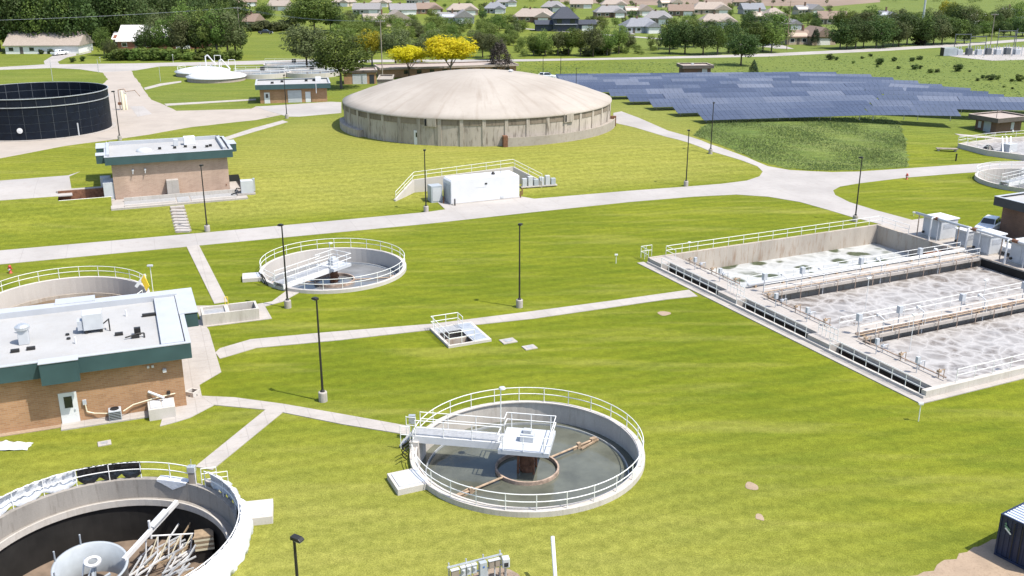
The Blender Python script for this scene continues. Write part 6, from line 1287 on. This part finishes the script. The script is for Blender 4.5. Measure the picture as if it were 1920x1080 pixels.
for i in range(22): u = 205+i*11.5+rnd.uniform(-3, 3); tree(u, 112+rnd.uniform(-2, 2), rnd.uniform(14, 24), rnd.uniform(1.2, 1.7), ('leaf_green', 'leaf_light')[i % 2], 'hedge bush under the tree belt along the county road', 'hedge along the county road', 'bush')
for i, (u, v) in enumerate(((137, 117), (155, 115), (78, 101.5), (95, 101), (60, 100.5))): tree(u, v, 10, 1.1, 'leaf_dark', 'clipped round shrub near the long white ranch house', 'ranch house shrubs', 'bush')
# light young trees and scrub between yellow trees and houses
for i in range(46): u = rnd.uniform(620, 985); v = rnd.uniform(56, 104)-(8 if u < 700 else 0); tree(u, v, rnd.uniform(14, 30), rnd.uniform(.7, 1.1), ('leaf_light', 'leaf_olive', 'leaf_light', 'leaf_green')[i % 4], 'young tree in the scrub between the yellow trees and the houses', 'young scrub trees', 'light', trunk=.08)
SC = [(rnd.uniform(640, 985), rnd.uniform(50, 108), rnd.uniform(14, 30), rnd.uniform(.8, 1.2)) for i in range(120)]; SC += [(rnd.uniform(985, 1250), rnd.uniform(88, 103), rnd.uniform(7, 13), rnd.uniform(1.0, 1.6)) for i in range(30)]
woods(SC, 'scrub_thicket', 'leaf_light', 'pale green scrub thicket along the county road below the houses', 1)
for i in range(16): u = rnd.uniform(995, 1190); tree(u, rnd.uniform(96, 106), rnd.uniform(9, 16), 1.5, ('leaf_light', 'leaf_olive')[i % 2], 'undergrowth bush at the planted row', 'undergrowth at the planted row', 'bush')
for i in range(9): tree(470+i*9, 57+rnd.uniform(-2, 2), rnd.uniform(14, 22), 1.6, 'leaf_olive', 'bush in the hedge beside the black car', 'hedge beside the black car', 'bush')
# garden trees of the subdivision
hx = [(h[0], h[1], h[2]) for h in HS]
n = 0
while n < 110:
    u, v = rnd.uniform(640, 1560), rnd.uniform(2, 62)
    if any(abs(u-a) < w_*.42+4 and -3 < v-b < 9 for a, b, w_ in hx): continue
    n += 1; tree(u, v, rnd.uniform(.30, .55)*(20+v*.55), rnd.uniform(.7, 1.0), ('leaf_green', 'leaf_light', 'leaf_dark', 'leaf_olive')[n % 4], 'small garden tree among the subdivision houses', 'garden trees of the subdivision', 'light', trunk=.14)
# far treeline closing the view
MASS = []
for i in range(84): u = -40+i*24+rnd.uniform(-9, 9); MASS.append((u, rnd.uniform(-9, -3)-(9 if 1040 < u < 1660 else 0), rnd.uniform(14, 24), rnd.uniform(1.2, 1.9)))
for i in range(46): u = 480+i*31+rnd.uniform(-12, 12); MASS.append((u, rnd.uniform(0, 7) if not 1040 < u < 1650 else -2, rnd.uniform(12, 20), rnd.uniform(1.0, 1.7)))
woods(MASS, 'wooded_horizon', 'leaf_green', 'wooded horizon behind the last houses of the subdivision', 3)
# meadow shrubs on the right
for u, v, h in ((1556, 112, 12), (1568, 113, 7), (1617, 110, 5), (1632, 106, 6), (1649, 121, 13), (1645, 126, 5), (1676, 115, 9), (1710, 115, 8), (1724, 112, 8), (1715, 130, 10), (1725, 129, 7), (1744, 137, 9), (1757, 136, 7), (1796, 134, 15), (1685, 129, 6), (1600, 119, 5), (1842, 147, 7), (1856, 150, 12), (1870, 149, 9), (1833, 152, 6), (1912, 152, 14), (1897, 153, 6), (1898, 167, 4), (1882, 164, 4), (1818, 135, 4)):
    tree(u, v, h, rnd.uniform(1.1, 1.6), ('leaf_dark', 'leaf_green', 'leaf_dark')[int(u) % 3], 'dark shrub dotted in the meadow below the county road', 'meadow shrubs', 'bush')
# rough grass of the meadow: loose tufts, nobody could count them
b = MB()
for i in range(7000):
    if i % 3: p = g(rnd.uniform(1440, 1930), rnd.uniform(104, 186))
    else: p = g(rnd.uniform(970, 1440), rnd.uniform(116, 146))
    s = .34*rnd.uniform(.3, 1); a = rnd.uniform(0, 6.28); dx, dy = math.cos(a)*s, math.sin(a)*s
    b.add([(p.x-dx, p.y-dy, p.z), (p.x+dx, p.y+dy, p.z), (p.x+rnd.uniform(-.2, .2), p.y+rnd.uniform(-.2, .2), p.z+s*.6)], [(0, 1, 2)])
me = bpy.data.meshes.new('meadow_tufts'); me.from_pydata(b.v, [], b.f); tag(stuff(put('meadow_tufts', me, 'blade')), 'rough meadow grass behind the solar panels', 'grass')
